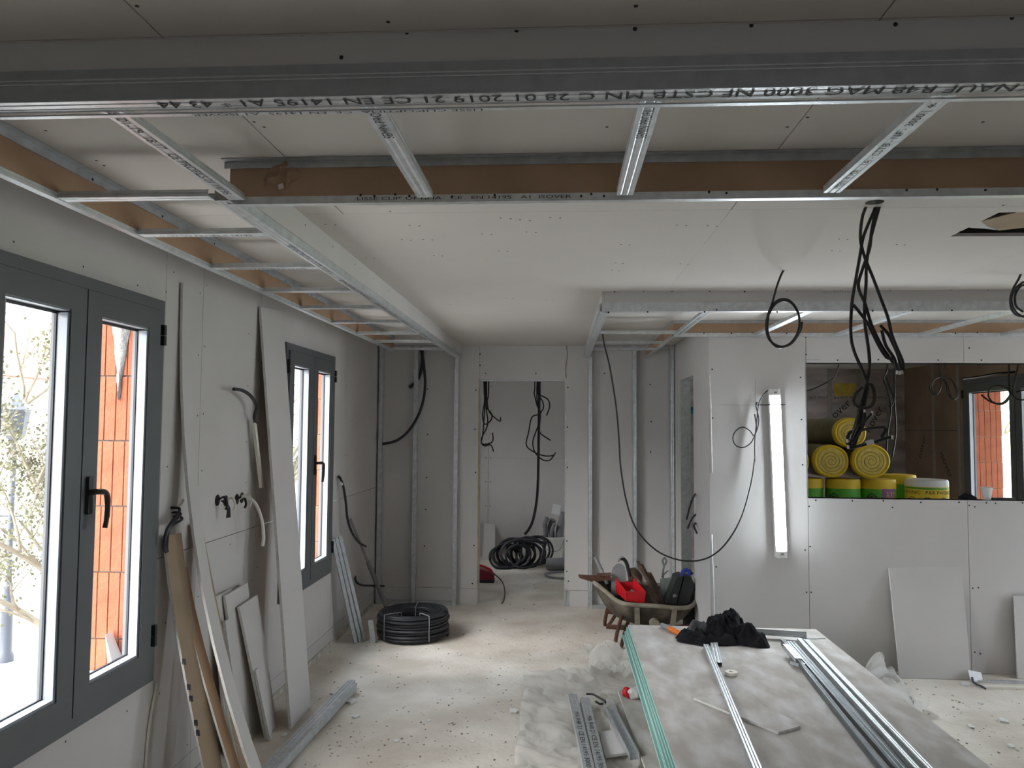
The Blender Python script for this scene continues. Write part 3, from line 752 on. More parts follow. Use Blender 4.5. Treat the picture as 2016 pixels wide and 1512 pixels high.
# ---- LED work light hung on the wall
LY = YW - 0.045
lt, lb = AY(1524, 766, LY), AY(1538, 1097, LY)
lamp = thing('work_light', 'lit white LED batten light hanging upright on the wall', 'light', lb)
ax = (lt - lb).normalized(); sx = Vector((1, 0, 0)); sx = (sx - ax * sx.dot(ax)).normalized(); ny = ax.cross(sx)
if ny.y > 0: ny = -ny
c = (lt + lb) / 2; H = (lt - lb).length / 2
m = MB().obox(c - ny * 0.012, sx * 0.036, ax * H, ny * 0.018)
for e in (-1, 1): m.obox(c + sx * e * 0.0352 + ny * 0.0085, sx * 0.0012, ax * (H - 0.04), ny * 0.006)
m.build('housing', 'white_plastic', lamp)
prof = [(-0.0335, 0.006), (-0.0325, 0.021), (-0.018, 0.030), (0.018, 0.030), (0.0325, 0.021), (0.0335, 0.006)]
m = MB().prism([c - ax * (H - 0.045) + sx * a + ny * b for a, b in prof], ax * (2 * H - 0.09)); m.build('diffuser', 'diffuser', lamp)
for e, q in ((1, lt), (-1, lb)):
    cap = MB().prism([q - ax * e * 0.043 + sx * a * 1.05 + ny * b * 1.05 for a, b in prof + [(0.034, -0.02), (-0.034, -0.02)]], ax * e * 0.043).build('end_cap', 'white_plastic', lamp)
    MB().obox(q - ax * e * 0.024 + ny * 0.0318, sx * 0.009, ax * 0.006, ny * 0.0006).build('clip', 'cement_grey', cap)
hk = AY(1488, 796, YW - 0.012)
MB().tube([AY(1488, 796, YW), hk, hk + Vector((0, -0.03, 0.01))], 0.006, 6).build('hook', 'black_plastic', lamp)
st = AY(1488, 797, YW - 0.02); en = AY(1546, 796, YW - 0.02)
m = MB().tube([st, Vector((lt.x - 0.05, YW - 0.02, st.z)), Vector((lt.x - 0.035, LY - 0.037, st.z)), Vector((lt.x + 0.045, LY - 0.037, st.z)), en], 0.0035, 6)
m.build('strap', 'black_plastic', lamp)
CY = YW - 0.03
pts = pxY([(1522, 766, CY), (1510, 770, CY), (1498, 785, CY), (1493, 800, CY), (1490, 830, CY), (1486, 870, CY), (1486.5, 908, CY - .004)])
loop = pxY([(1488, 798, CY - .01), (1494, 826, CY - .01), (1489, 850, CY - .015), (1478, 872, CY - .02), (1462, 881, CY - .02), (1448, 876, CY - .02), (1443, 862, CY - .02), (1449, 848, CY - .02), (1463, 841, CY - .02), (1476, 848, CY - .02), (1485, 858, CY - .015), (1489, 840, CY - .01), (1486, 815, CY - .01)])
MB().tube(spline(pts), 0.0042, 8).build('cord', 'cable_black', lamp)
MB().tube(spline(loop), 0.0042, 8).build('cord_loop', 'cable_black', lamp)
cable('power_cable', 'long black cable swagging from the corridor ceiling frame to the work light', 'cable',
      pxY([(1186, 655, 5.21), (1190, 680, 5.21), (1201, 725, 5.2), (1213, 800, 5.2), (1219, 870, 5.2), (1222, 920, 5.2), (1233, 985, 5.2), (1252, 1040, 5.2), (1290, 1082, 5.2), (1335, 1102, 5.21), (1378, 1103, 5.22), (1412, 1087, 5.24), (1440, 1055, 5.26), (1462, 1012, 5.27), (1479, 950, CY - .005), (1486, 904, CY - .004)]), 0.0055)

# ---- cables hanging from the ceiling of the room
def ceil_cable(name, label, strands, cat='cables', tip=None):
    p = strands[0][0]; t = thing(name, label, cat, AY(p[0], p[1], p[2]))
    for s_ in strands:
        o = MB().tube(spline(pxY(s_)), 0.0052, 7).build('cable', 'cable_black', t)
    return t
B = 2.59
bun = ceil_cable('cable_bundle', 'bundle of black cables hanging from a ceiling hole nearest the camera', [
    [(1714, 384, B), (1703, 412, B), (1697, 432, B), (1694, 470, B), (1702, 505, B), (1718, 545, B), (1733, 585, B), (1748, 625, B), (1756, 660, B), (1768, 690, B), (1777, 712, B), (1778, 732, B)],
    [(1730, 384, B), (1722, 412, B), (1710, 440, B), (1699, 470, B), (1692, 510, B), (1684, 555, B), (1677, 600, B), (1675, 655, B), (1681, 690, B), (1698, 730, B), (1708, 760, B), (1701, 800, B), (1692, 840, B), (1682, 875, B), (1668, 872, B), (1673, 852, B), (1690, 848, B), (1722, 842, B), (1744, 843, B), (1735, 862, B)],
    [(1734, 384, B), (1724, 418, B), (1716, 455, B), (1712, 490, B), (1698, 530, B), (1690, 565, B), (1704, 600, B), (1716, 640, B), (1735, 680, B), (1752, 705, B), (1770, 730, B)],
    [(1738, 384, B), (1722, 440, B), (1712, 480, B), (1706, 520, B), (1705, 560, B), (1702, 600, B), (1703, 640, B), (1709, 680, B), (1712, 720, B), (1703, 765, B), (1695, 800, B), (1684, 850, B), (1672, 880, B), (1690, 878, B), (1722, 870, B), (1745, 862, B), (1758, 861, B)],
    [(1680, 600, B - .01), (1690, 612, B - .01), (1710, 640, B - .01), (1730, 680, B - .01), (1745, 703, B - .01), (1757, 706, B - .01)],
    [(1733, 640, B + .01), (1748, 657, B + .01), (1755, 670, B + .01), (1768, 700, B + .01), (1774, 728, B + .01)],
    [(1736, 650, B - .01), (1744, 680, B - .01), (1760, 705, B - .01), (1766, 730, B - .01)],
    [(1702, 596, B + .012), (1703, 640, B + .012), (1710, 690, B + .012), (1711, 730, B + .012), (1698, 785, B + .012), (1680, 850, B + .012), (1674, 868, B + .012)],
    [(1706, 755, B - .012), (1718, 760, B - .012), (1722, 785, B - .012), (1714, 800, B - .012), (1696, 803, B - .012), (1681, 793, B - .012), (1684, 775, B - .012), (1698, 762, B - .012)],
    [(1717, 814, B - .01), (1700, 832, B - .01), (1684, 845, B - .01), (1676, 865, B - .01)],
    [(1702, 812, B - .015), (1701, 832, B - .015), (1690, 855, B - .015), (1678, 872, B - .015)]])
m = MB()
for i, (px, py) in enumerate(((1766, 733), (1771, 734), (1776, 733), (1702, 810), (1717, 813), (1757, 861), (1670, 880), (1668, 868))):
    p = AY(px, py, B - .012); m.tube([p + Vector((0, 0, .006)), p - Vector((0, 0, .006))], 0.0035, 6)
stuff(m.build('wire_tips', 'cable_white', bun))
p = AY(1712, 871, B - .004); MB().obox(p, (.011, 0, .003), (0, .007, 0), (-.002, 0, .007)).build('paper_tag', 'paper', bun)
c = AZ(1722, 398, ZC); stuff(MB().lathe([(0.028, -0.0008), (0.028, 0.0)], c, n=16).build('dark_hole_disc', 'dark_void', ceiling))  # flat dark disc stands in for the shade inside the cable hole
CB = 3.63
coil = ceil_cable('cable_coil', 'coiled black cable loop hanging alone from the middle of the ceiling', [
    [(1551, 526, CB), (1541, 535, CB), (1530, 562, CB), (1520, 597, CB), (1511, 622, CB), (1508, 645, CB), (1514, 668, CB), (1532, 681, CB), (1552, 680, CB), (1568, 664, CB), (1574, 640, CB), (1570, 612, CB), (1556, 593, CB), (1540, 589, CB), (1524, 597, CB), (1513, 620, CB)],
    [(1513, 620, CB - .008), (1509, 645, CB - .008), (1517, 671, CB - .008), (1535, 684, CB - .008), (1558, 674, CB - .008), (1572, 650, CB - .008), (1573, 622, CB - .008), (1560, 598, CB - .008), (1542, 592, CB - .008), (1526, 599, CB - .008), (1514, 618, CB - .008)],
    [(1513, 620, CB + .008), (1511, 650, CB + .008), (1520, 674, CB + .008), (1540, 682, CB + .008), (1562, 672, CB + .008), (1576, 650, CB + .008), (1579, 634, CB + .008)]])
CC = 3.75
ceil_cable('cable_coil', 'coiled black cable hanging at the right edge of the picture', [
    [(2018, 520, CC), (2006, 548, CC), (1995, 568, CC), (1989, 590, CC), (1993, 612, CC), (2008, 622, CC), (2030, 618, CC), (2042, 595, CC), (2036, 568, CC), (2018, 555, CC), (2000, 566, CC)],
    [(2000, 566, CC - .01), (1991, 588, CC - .01), (1998, 612, CC - .01), (2018, 624, CC - .01), (2036, 612, CC - .01), (2044, 590, CC - .01), (2030, 566, CC - .01), (2012, 562, CC - .01), (1999, 580, CC - .01), (2000, 602, CC - .01), (2014, 614, CC - .01)]])

# ---- left wall: stubs of cable and conduit
cable('conduit_stub', 'black conduit stub curling out of the wall above the leaning batten', 'conduit', [AX(503, 833, XL + .03), AX(501, 820, XL + .05), AX(505, 800, XL + .06), AX(495, 781, XL + .07), AX(478, 769, XL + .07), AX(460, 766, XL + .06)], 0.009, 'conduit')
t = thing('socket_wires', 'row of wire stubs and a white cable sticking out of socket holes', 'wires', AX(450, 985, XL))
for i, (px, py) in enumerate(((428, 985), (444, 986), (466, 983), (476, 980))):
    p = AX(px, py, XL)
    MB().lathe([(0.028, 0), (0.028, 0.0012)], p - Vector((0.0, 0, 0)), (1, 0, 0), 14).build('dark_socket_disc', 'dark_void', t)  # dark disc on the wall face paints the shaded inside of the socket
    MB().tube(spline([p, p + Vector((.03, .01, .015)), p + Vector((.05, 0, -.02)), p + Vector((.045, -.005, -.045))]), 0.006, 6).build('wire', 'ivory' if i in (1, 3) else 'conduit', t)
p = AX(428, 985, XL)
for dx in (0, 0.02, 0.035): MB().tube(spline([p + Vector((.02, 0, 0)), p + Vector((.05, dx * .5, -.03)), p + Vector((.05, dx, -.085))]), 0.004, 6).build('wire', 'cable_black', t)
p = AX(470, 982, XL)
MB().tube(spline([p, AX(482, 977, XL + .04), AX(502, 990, XL + .09), AX(515, 1022, XL + .12), AX(519, 1055, XL + .12), AX(517, 1075, XL + .12)]), 0.0085, 8).build('white_cable', 'cable_white', t)
t = thing('socket_wires', 'dark cable loop coming out of the wall beside the nearest window', 'wires', AX(338, 1010, XL))
p = AX(338, 1008, XL)
for dz, dy in ((0, 0), (-.02, .015), (.02, -.01)):
    MB().tube(spline([p + Vector((0, dy, dz)), p + Vector((.04, dy, dz - .01)), AX(332, 1040, XL + .05) + Vector((0, dy, 0)), AX(325, 1075, XL + .04) + Vector((0, dy, 0)), AX(332, 1095, XL + .02)]), 0.006, 7).build('wire', 'cable_black', t)
MB().tube(spline([p, p + Vector((.03, .01, .03)), p + Vector((.035, .03, .05))]), 0.006, 6).build('wire', 'ivory', t)
t = thing('conduit_run', 'black conduit drooping out of the wall just past the far window', 'conduit', AX(675, 1000, XL))
MB().tube(spline([AX(666, 938, XL), AX(670, 942, XL + .03), AX(676, 958, XL + .04), AX(681, 990, XL + .05), AX(684, 1020, XL + .06), AX(692, 1046, XL + .08), AX(705, 1066, XL + .09), AX(720, 1076, XL + .09)]), 0.0095, 8).build('conduit', 'conduit', t)
MB().tube([AX(668, 942, XL + .02), AX(673, 955, XL + .035)], 0.012, 8).build('socket_plug', 'cable_white', t)
cable('conduit_stub', 'short black conduit curling out low on the wall near the corner', 'conduit', [AX(699, 1135, XL), AX(702, 1146, XL + .03), AX(712, 1152, XL + .05), AX(730, 1153, XL + .08), AX(756, 1154, XL + .12)], 0.009, 'conduit')

# ---- boards leaning against the left wall
def plank(name, label, path, width_dir, width, thick, material, cat='board', group=None, back='kraft', edge='plaster_core'):
    """board whose centre line follows path (bottom to top); width along width_dir; faces +normal"""
    path = [Vector(p) for p in path]; W = Vector(width_dir).normalized(); k = len(path)
    t = thing(name, label, cat, path[0], group)
    nrm = []
    for i in range(k):
        d = (path[min(i + 1, k - 1)] - path[max(i - 1, 0)]).normalized(); n_ = W.cross(d).normalized()
        if n_.x < 0: n_ = -n_
        nrm.append(n_)
    def sheet(o0, o1, nm, mt, par):
        m = MB(); vs = []
        for i in range(k):
            for s, o in ((-1, o0), (1, o0), (1, o1), (-1, o1)):
                vs.append(path[i] + W * s * width / 2 + nrm[i] * o)
        fs = [(3, 2, 1, 0), tuple(4 * (k - 1) + q for q in range(4))]
        for i in range(k - 1):
            for q in range(4): fs.append((4 * i + q, 4 * i + (q + 1) % 4, 4 * i + 4 + (q + 1) % 4, 4 * i + 4 + q))
        return m.add(vs, fs).build(nm, mt, par)
    sheet(0.0008, thick - 0.0008, 'core', edge, t)
    sheet(thick - 0.0008, thick, 'face_paper', material, t)
    sheet(0, 0.0008, 'back_paper', back, t)
    return t
# long bowed strip beside the near window
xs = XL + 0.004
def bow(y, z0x, ztop, n=9, p=1.6): return [Vector((xs + (z0x) * (1 - i / (n - 1)) ** p, y, 0.002 + (ztop) * i / (n - 1))) for i in range(n)]
plank('board_strip', 'tall narrow white plasterboard strip bowed against the wall beside the near window', bow(3.285, 0.42, 2.215, 11, 2.3), (0, 1, 0), 0.085, 0.0125, 'plaster')
plank('board_strip', 'brown-faced board strip with edge marks leaning left of the bowed white strip', [Vector((xs + 0.018 + 0.26 * (1 - i / 6) ** 1.2, 3.19 - 0.02 * (1 - i / 6), 0.002 + 1.13 * i / 6)) for i in range(7)], (0.25, 1, 0), 0.10, 0.0125, 'kraft_pale', back='kraft_pale')
plank('board_strip', 'shorter brown board strip hidden behind the bowed white strip', [Vector((xs + 0.045 + 0.31 * (1 - i / 6) ** 1.2, 3.235, 0.002 + 0.98 * i / 6)) for i in range(7)], (0.3, 1, 0), 0.05, 0.0125, 'kraft', back='kraft_pale')
plank('board_strip', 'tan board strip leaning behind the bowed white strip on its right', [Vector((xs + 0.006 + 0.27 * (1 - i / 6), 3.425 , 0.002 + 1.145 * i / 6)) for i in range(7)], (0, 1, 0), 0.085, 0.0125, 'kraft_pale', back='kraft')
for i, f in enumerate((0.30, 0.335, 0.42, 0.46, 0.55)):
    p = Vector((xs + 0.018 + 0.26 * (1 - f) ** 1.2 + 0.004, 3.19 - 0.02 * (1 - f) - 0.0495, 0.002 + 1.13 * f))
    MB().obox(p, (0.007, 0.0017, -0.001), (0, 0.001, 0), (-0.001, 0, 0.012)).build('edge_mark', 'ink', bpy.data.objects['board_strip.001'])
# offcuts between the strip and the tall board
def flat_board(name, label, b0, b1, t0, t1, thick=0.0125, material='plaster', group=None, cat='board'):
    """leaning board given by bottom corners b0,b1 and top corners t0,t1"""
    b0, b1, t0, t1 = map(Vector, (b0, b1, t0, t1))
    n_ = (b1 - b0).cross(t0 - b0).normalized()
    if n_.dot(CAM - b0) < 0: n_ = -n_
    t = thing(name, label, cat, (b0 + b1) / 2, group)
    core = MB().prism([b0, b1, t1, t0], -n_ * thick); core.build('core', 'plaster_core', t)
    MB().prism([b0 + n_ * .0008, b1 + n_ * .0008, t1 + n_ * .0008, t0 + n_ * .0008], -n_ * .0008).build('face_paper', material, t)
    MB().prism([b0 - n_ * thick, b1 - n_ * thick, t1 - n_ * thick, t0 - n_ * thick], -n_ * .0008).build('back_paper', 'kraft', t)
    return t
def lean(px_b0, px_b1, px_t0, px_t1, off):
    """bottom corners on the floor, top corners on the wall plane plus off"""
    return AZ(*px_b0, 0.002), AZ(*px_b1, 0.002), AX(*px_t0, XL + off), AX(*px_t1, XL + off)
flat_board('board_offcut', 'thin plasterboard offcut at the back of the leaning pile', (-1.60, 3.72, .002), (-1.60, 3.93, .002), (XL + .022, 3.62, .775), (XL + .022, 3.82, .775))
flat_board('board_offcut', 'taller plasterboard offcut with a square top in the leaning pile', (-1.562, 3.83, .002), (-1.562, 4.05, .002), (XL + .042, 3.70, .765), (XL + .042, 3.97, .775))
flat_board('board_offcut', 'narrow plasterboard offcut edge-on at the left of the leaning pile', (-1.545, 3.765, .002), (-1.545, 3.815, .002), (XL + .062, 3.66, .655), (XL + .062, 3.705, .655))
flat_board('board_offcut', 'front plasterboard offcut of the leaning pile with a torn left edge', (-1.495, 3.935, .002), (-1.495, 4.08, .002), (XL + .072, 3.80, .69), (XL + .072, 4.03, .70))
t = flat_board('board_offcut', 'broken plasterboard sliver at the foot of the leaning pile', (-1.462, 3.90, .002), (-1.462, 3.93, .002), (-1.535, 3.87, .36), (-1.535, 3.91, .36))
flat_board('board_strip', 'wide tall white plasterboard strip leaning just before the far window', *lean((573, 1437), (612, 1394), (513, 604), (556, 612), 0.016))
t = tag(MB().obox((AX(500, 832, XL + .03) + AX(515, 960, XL + .05)) / 2, (AX(515, 960, XL + .05) - AX(500, 832, XL + .03)) / 2, Vector((0, .014, 0)), Vector((.008, 0, 0))).build('batten', 'ivory'), 'pale batten stub hanging down the wall under the curled conduit', 'batten')
b0, b1 = AZ(545, 1400, 0.004), AX(515, 960, XL + .05)

# ---- metal profiles near the left wall
def profile_thing(name, label, p0, p1, w, h, out, group=None, material='galvanised', txt=None, cat='metal profile', lip=0.005):
    t = thing(name, label, cat, p0, group)
    c_ = channel(p0, p1, w, h, out, 'channel', t, material, lip)
    if txt:
        d = (Vector(p1) - Vector(p0)).normalized(); s = d.cross(Vector(out)).normalized()
        n_ = s.cross(d)
        if n_.dot(Vector(out)) < 0: s = -s
        X = s.cross(Vector(out).normalized())
        lettering(txt[0], Vector(p0) + d * txt[1] - s * 0.009, d, d.cross(Vector(out)) * -1 if False else Vector(out).cross(d), txt[2], 0.020, c_)
    return t
profile_thing('metal_profile', 'upper galvanised stud of the pair lying on the floor by the leaning boards', AZ(522, 1512, .05) + (AZ(522, 1512, .05) - AZ(692, 1338, .05)) * .25, AZ(692, 1338, .05), 0.048, 0.035, (0, 0, 1))
profile_thing('metal_profile', 'lower galvanised stud of the pair lying on the floor by the leaning boards', AZ(552, 1512, .036) + (AZ(552, 1512, .036) - AZ(698, 1352, .036)) * .25, AZ(698, 1352, .036) + Vector((.012, 0, 0)), 0.048, 0.034, (0.75, 0.66, 0.0), material='galvanised_dull')
for i, (bx_, tx) in enumerate(((701, 656), (710, 663), (719, 670))):
    b = AZ(bx_, 1266 - i * 2, 0.002); tp = AX(tx, 1062 - i * 3, XL + 0.02 + 0.012 * i)
    profile_thing('metal_profile', ('first', 'second', 'third')[i] + ' of three thin steel rails leaning in the far left corner, from the left', b, tp, 0.026, 0.016, (0.8, -0.6, 0.1), 'steel rails leaning in the corner', 'galvanised_dull', lip=0)
profile_thing('metal_profile', 'short steel profile standing upright beside the black conduit coil', AZ(735, 1266, .002), AZ(735, 1266, .002) + Vector((-.03, .02, .16)), 0.036, 0.03, (0.2, -1, 0.1), material='galvanised')
t = thing('tube_pole', 'grey telescopic tube leaning in the far left corner', 'pole', AZ(762, 1199, 0))
a, b = AZ(762, 1199, 0.01), AX(690, 1022, XL + .02); mid = a.lerp(b, .55)
MB().tube([a, mid], 0.018, 10).build('lower_tube', 'cement_grey', t)
MB().tube([mid, b], 0.010, 8).build('upper_tube', 'cement_grey', t)

# ---- coil of black conduit on the floor
cc = AZ(806, 1262, 0); cc.y += 0.14
RC = 0.262
t = thing('conduit_coil', 'large black corrugated conduit coil lying flat on the floor', 'conduit coil', (cc.x, cc.y, 0))
pts = []; N = 26
for lay in range(8):
    for k in range(N):
        a = 2 * math.pi * k / N; z = 0.0125 + (lay + k / N) * 0.0215
        R = RC + 0.006 * math.sin(lay * 2.4) + 0.003 * math.sin(3 * a + lay)
        pts.append(Vector((cc.x + R * math.cos(a), cc.y + R * math.sin(a), z)))
MB().tube(pts, 0.0118, 7).build('outer_turns', 'conduit', t)
pts = []
for lay in range(6):
    for k in range(N):
        a = 2 * math.pi * k / N; f = lay + k / N
        R = RC - 0.008 - f * 0.0215
        pts.append(Vector((cc.x + R * math.cos(a), cc.y + R * math.sin(a), 0.187 - 0.004 * f + 0.003 * math.sin(2 * a + lay))))
MB().tube(pts, 0.0115, 7).build('top_turns', 'conduit', t)
pts = []
for lay in range(7):
    for k in range(N):
        a = 2 * math.pi * k / N; f = lay + k / N
        pts.append(Vector((cc.x + 0.128 * math.cos(a), cc.y + 0.128 * math.sin(a), 0.02 + f * 0.021)))
MB().tube(pts, 0.0115, 6).build('inner_turns', 'conduit', t)
for a in (-2.25, -0.95, 1.6):
    q = []
    for R, z in ((0.115, 0.02), (0.115, 0.17), (0.13, 0.196), (0.262, 0.204), (0.277, 0.185), (0.277, 0.02)):
        q.append(Vector((cc.x + R * math.cos(a), cc.y + R * math.sin(a), z)))
    MB().tube(spline(q, 4), 0.004, 5).build('tie_strap', 'conduit_grey', t)

# ---- conduits hanging in the left stud frame
NY = YB - 0.10
t = thing('hanging_conduit', 'black conduit curving down inside the left stud frame', 'conduit', AY(832, 690, NY))
MB().tube(spline(pxY([(827, 684, NY), (832, 700, NY), (835, 725, NY), (837, 755, NY), (834, 785, NY), (826, 812, NY), (814, 835, NY), (800, 853, NY), (785, 865, NY), (770, 871, NY), (753, 874, NY)])), [0.013] * 8 + [0.0125] * 63, 8).build('conduit', 'conduit', t)
cable('hanging_conduit', 'short thick grey-black conduit end hanging behind the middle stud', 'conduit', pxY([(831, 682, NY + .083), (832, 705, NY + .083), (829, 730, NY + .083), (822, 748, NY + .083), (806, 763, NY + .075)]), 0.014, 'conduit')

# ================================================================ BACK ROOM
QY = 8.0
def strands(name, label, lst, r=0.0075, mt='cable_black'):
    p = lst[0][0]; t = thing(name, label, 'cables', AY(*p))
    for l in lst: MB().tube(spline(pxY(l), 6), r, 6).build('cable', mt, t)
    return t
strands('hanging_cables', 'thin black cables hanging inside the doorway on the left', [
    [(952, 690, QY), (953, 760, QY), (954, 790, QY), (950, 815, QY), (954, 835, QY), (966, 828, QY), (968, 815, QY), (957, 800, QY), (956, 770, QY), (958, 690, QY)],
    [(957, 690, QY), (958, 770, QY), (957, 800, QY), (960, 835, QY), (949, 860, QY), (947, 870, QY), (954, 878, QY), (966, 876, QY), (972, 889, QY)],
    [(962, 690, QY), (962, 770, QY), (959, 790, QY), (963, 810, QY), (975, 823, QY), (985, 829, QY), (985, 821, QY)],
    [(951, 690, QY + .1), (955, 780, QY + .1), (951, 850, QY), (948, 872, QY), (960, 874, QY), (970, 868, QY), (970, 852, QY)]])
t = strands('hanging_cables', 'tangle of black cables hanging inside the doorway on the right', [
    [(1053, 690, QY), (1053, 760, QY), (1052, 775, QY), (1058, 800, QY), (1064, 812, QY), (1062, 845, QY), (1066, 855, QY), (1084, 867, QY)],
    [(1058, 690, QY), (1059, 770, QY), (1064, 778, QY), (1078, 786, QY), (1082, 800, QY), (1076, 818, QY)],
    [(1061, 690, QY), (1061, 770, QY), (1068, 790, QY), (1070, 802, QY), (1062, 815, QY), (1047, 822, QY), (1041, 850, QY), (1036, 875, QY), (1048, 888, QY), (1070, 897, QY), (1088, 897, QY), (1094, 891, QY)],
    [(1060, 690, QY + .05), (1057, 780, QY), (1062, 810, QY), (1062, 830, QY), (1055, 850, QY), (1049, 870, QY), (1053, 890, QY), (1068, 905, QY), (1082, 906, QY), (1091, 896, QY)]])
cable('hanging_conduit', 'thick black conduit hanging down the middle of the doorway and curling left', 'conduit', pxY([(1062, 690, QY), (1062, 760, QY), (1061, 830, QY), (1060, 900, QY), (1059, 950, QY), (1056, 990, QY), (1049, 1025, QY), (1041, 1042, QY), (1033, 1052, QY)]), 0.014, 'conduit')
# tangled pipe coil on the floor
cp = AZ(1024, 1119, 0.0)
t = thing('pipe_coil', 'tangled coil of black flexible pipe on the back room floor', 'pipe coil', (cp.x, cp.y, 0))
rr_ = random.Random(3)
for i in range(15):
    R = rr_.uniform(0.10, 0.17); c = Vector((cp.x + (i - 7) * 0.026, cp.y + 0.10 + rr_.uniform(-.08, .12), 0))
    tilt = math.radians(rr_.uniform(50, 78)); azm = rr_.uniform(-0.5, 0.5)
    pts = []
    for k in range(23):
        a = 2 * math.pi * k / 22
        x, y = R * math.cos(a) * 1.15, R * math.sin(a)
        q = Vector((x, y * math.cos(tilt), y * math.sin(tilt)))
        q = Vector((q.x * math.cos(azm) - q.y * math.sin(azm), q.x * math.sin(azm) + q.y * math.cos(azm), q.z))
        pts.append(c + q + Vector((0, 0, R * math.sin(tilt) + 0.016)))
    MB().tube(pts, 0.0145, 6).build('pipe_turn', 'conduit', t)
MB().tube(spline([AZ(1000, 1118, .02), AZ(975, 1116, .02), AZ(965, 1102, .03), AY(968, 1085, cp.y + .05), AY(990, 1072, cp.y + .1), AY(1020, 1063, cp.y + .1), AY(1045, 1064, cp.y), AY(1070, 1068, cp.y), AY(1074, 1066, cp.y), AY(1070, 1085, cp.y), AY(1064, 1110, cp.y - .1)]), 0.016, 7).build('loose_end', 'conduit', t)
# bucket with pipe pieces
bc = AZ(1082, 1100, 0.0); bc.y = YE - 0.22; bc.x += 0.03
t = thing('bucket', 'off-white bucket in the back room holding grey pipe pieces', 'bucket', (bc.x, bc.y, 0))
MB().lathe([(0.125, 0.0), (0.145, 0.24), (0.155, 0.245), (0.155, 0.27), (0.148, 0.27), (0.14, 0.24), (0.12, 0.01)], bc, n=20).build('pail', 'bucket', t)
MB().tube(spline([bc + Vector((-.15, -.02, .24)), bc + Vector((-.06, -.16, .13)), bc + Vector((.08, -.16, .12)), bc + Vector((.15, -.03, .23))]), 0.003, 5).build('handle', 'iron', t)
for i, (dx, dy, h, r_, tx) in enumerate(((-0.07, 0.0, 0.44, 0.03, -0.02), (0.0, 0.05, 0.41, 0.04, -0.02), (0.07, -0.01, 0.50, 0.05, 0.05), (-0.03, -0.06, 0.38, 0.022, 0.03))):
    b = bc + Vector((dx, dy, 0.05))
    o = MB().tube(spline([b, b + Vector((tx * .5, 0, h * .6)), b + Vector((tx, 0, h * .8)), b + Vector((tx + .03, -.02, h))]), r_, 10).build('pipe_piece', 'conduit_grey')
    tag(o, ('short grey pipe at the left in the bucket', 'wide grey pipe at the back of the bucket', 'tallest grey pipe bend sticking out of the bucket', 'thin grey pipe at the front of the bucket')[i], 'pipe')
pp = AZ(1105, 1113, 0.075)
tag(MB().tube([pp + Vector((-.16, .10, 0)), pp + Vector((-.05, .08, .0)), pp + Vector((.10, .06, .01)), pp + Vector((.35, .03, .03))], [0.062, 0.068, 0.068, 0.068], 14).build('drain_pipe', 'conduit_grey'), 'large grey drain pipe lying on the floor behind the door jamb', 'pipe')
hc = AZ(1118, 1132, 0.012)
tag(MB().tube([hc + Vector((0.24 * math.cos(a), 0.20 * math.sin(a), 0.002 * math.sin(3 * a))) for a in [2 * math.pi * k / 36 for k in range(37)]], 0.012, 7, caps=False).build('conduit_hoop', 'conduit_grey'), 'single grey conduit hoop lying on the back room floor', 'conduit')
# red tool case with its cord
rc = AZ(950, 1150, 0.0); rc.y += 0.12
t = thing('tool_case', 'red and black power tool on the floor just inside the doorway', 'power tool', (rc.x, rc.y, 0))
MB().prism([rc + Vector((-.16, -.06, .03)), rc + Vector((.10, -.06, .03)), rc + Vector((.115, -.06, .07)), rc + Vector((.07, -.06, .11)), rc + Vector((-.10, -.06, .155)), rc + Vector((-.16, -.06, .14))], (0, .12, 0)).build('body', 'red_dark', t)
MB().prism([rc + Vector((-.16, -.065, .0)), rc + Vector((.11, -.065, .0)), rc + Vector((.11, -.065, .03)), rc + Vector((-.16, -.065, .03))], (0, .13, 0)).build('base', 'black_plastic', t)
MB().tube(spline([rc + Vector((-.12, 0, .15)), rc + Vector((-.04, 0, .165)), rc + Vector((.06, 0, .13)), rc + Vector((.09, 0, .09))]), 0.012, 7).build('grip', 'red_plastic', t)
MB().tube(spline([rc + Vector((.08, -.02, .10)), AZ(978, 1134, .10), AZ(990, 1148, .05), AZ(994, 1165, .012), AZ(992, 1180, .008), AZ(988, 1188, .006)]), 0.006, 6).build('cord', 'cable_black', t)
flat_board('board_offcut', 'plasterboard offcut leaning on the far wall seen through the doorway', AZ(950, 1101, .002), AZ(974, 1101, .002), AY(953, 1030, YE - .03), AY(975, 1032, YE - .03))
p = AY(1095, 1003, YE - 0.014)
t = tag(MB().obox(p, (.05, 0, -.01), (.012, 0, .06), (0, .0008, 0)).build('wall_label', 'paper'), 'white paper label stuck on the far wall seen through the doorway', 'label')

# stuff seen through the corridor opening
vx = XC + 0.32
tag(MB().box(vx, vx + 0.06, 6.45, 6.85, 0.0, 1.98).build('timber_post', 'old_wood'), 'dark rough plank standing upright inside the corridor opening', 'plank')
profile_thing('metal_profile', 'galvanised stud standing upright inside the corridor opening', (XC + 0.26, 6.38, 0.0), (XC + 0.26, 6.38, 2.02), 0.04, 0.03, (-1, -0.4, 0))
tag(MB().tube(spline([(XC + 0.20, 6.15, 1.75), (XC + 0.19, 6.14, 1.5), (XC + 0.2, 6.16, 1.0), (XC + 0.19, 6.15, 0.0)]), [.04] * 22, 8).build('rolled_sheet', 'film_dark_and_shaded'), 'dark rolled sheet hanging inside the corridor opening', 'sheet')
p = AX(1362, 808, XC + 0.12)
tag(MB().obox(p, (.02, 0, 0), (0, .04, 0), (0, 0, .03)).build('tape_roll', 'cyan_tape'), 'small cyan patch hanging inside the corridor opening', 'tape')
t = thing('socket_wires', 'dark wires sticking out of the corridor wall beside its opening', 'wires', AX(1370, 1000, XC))
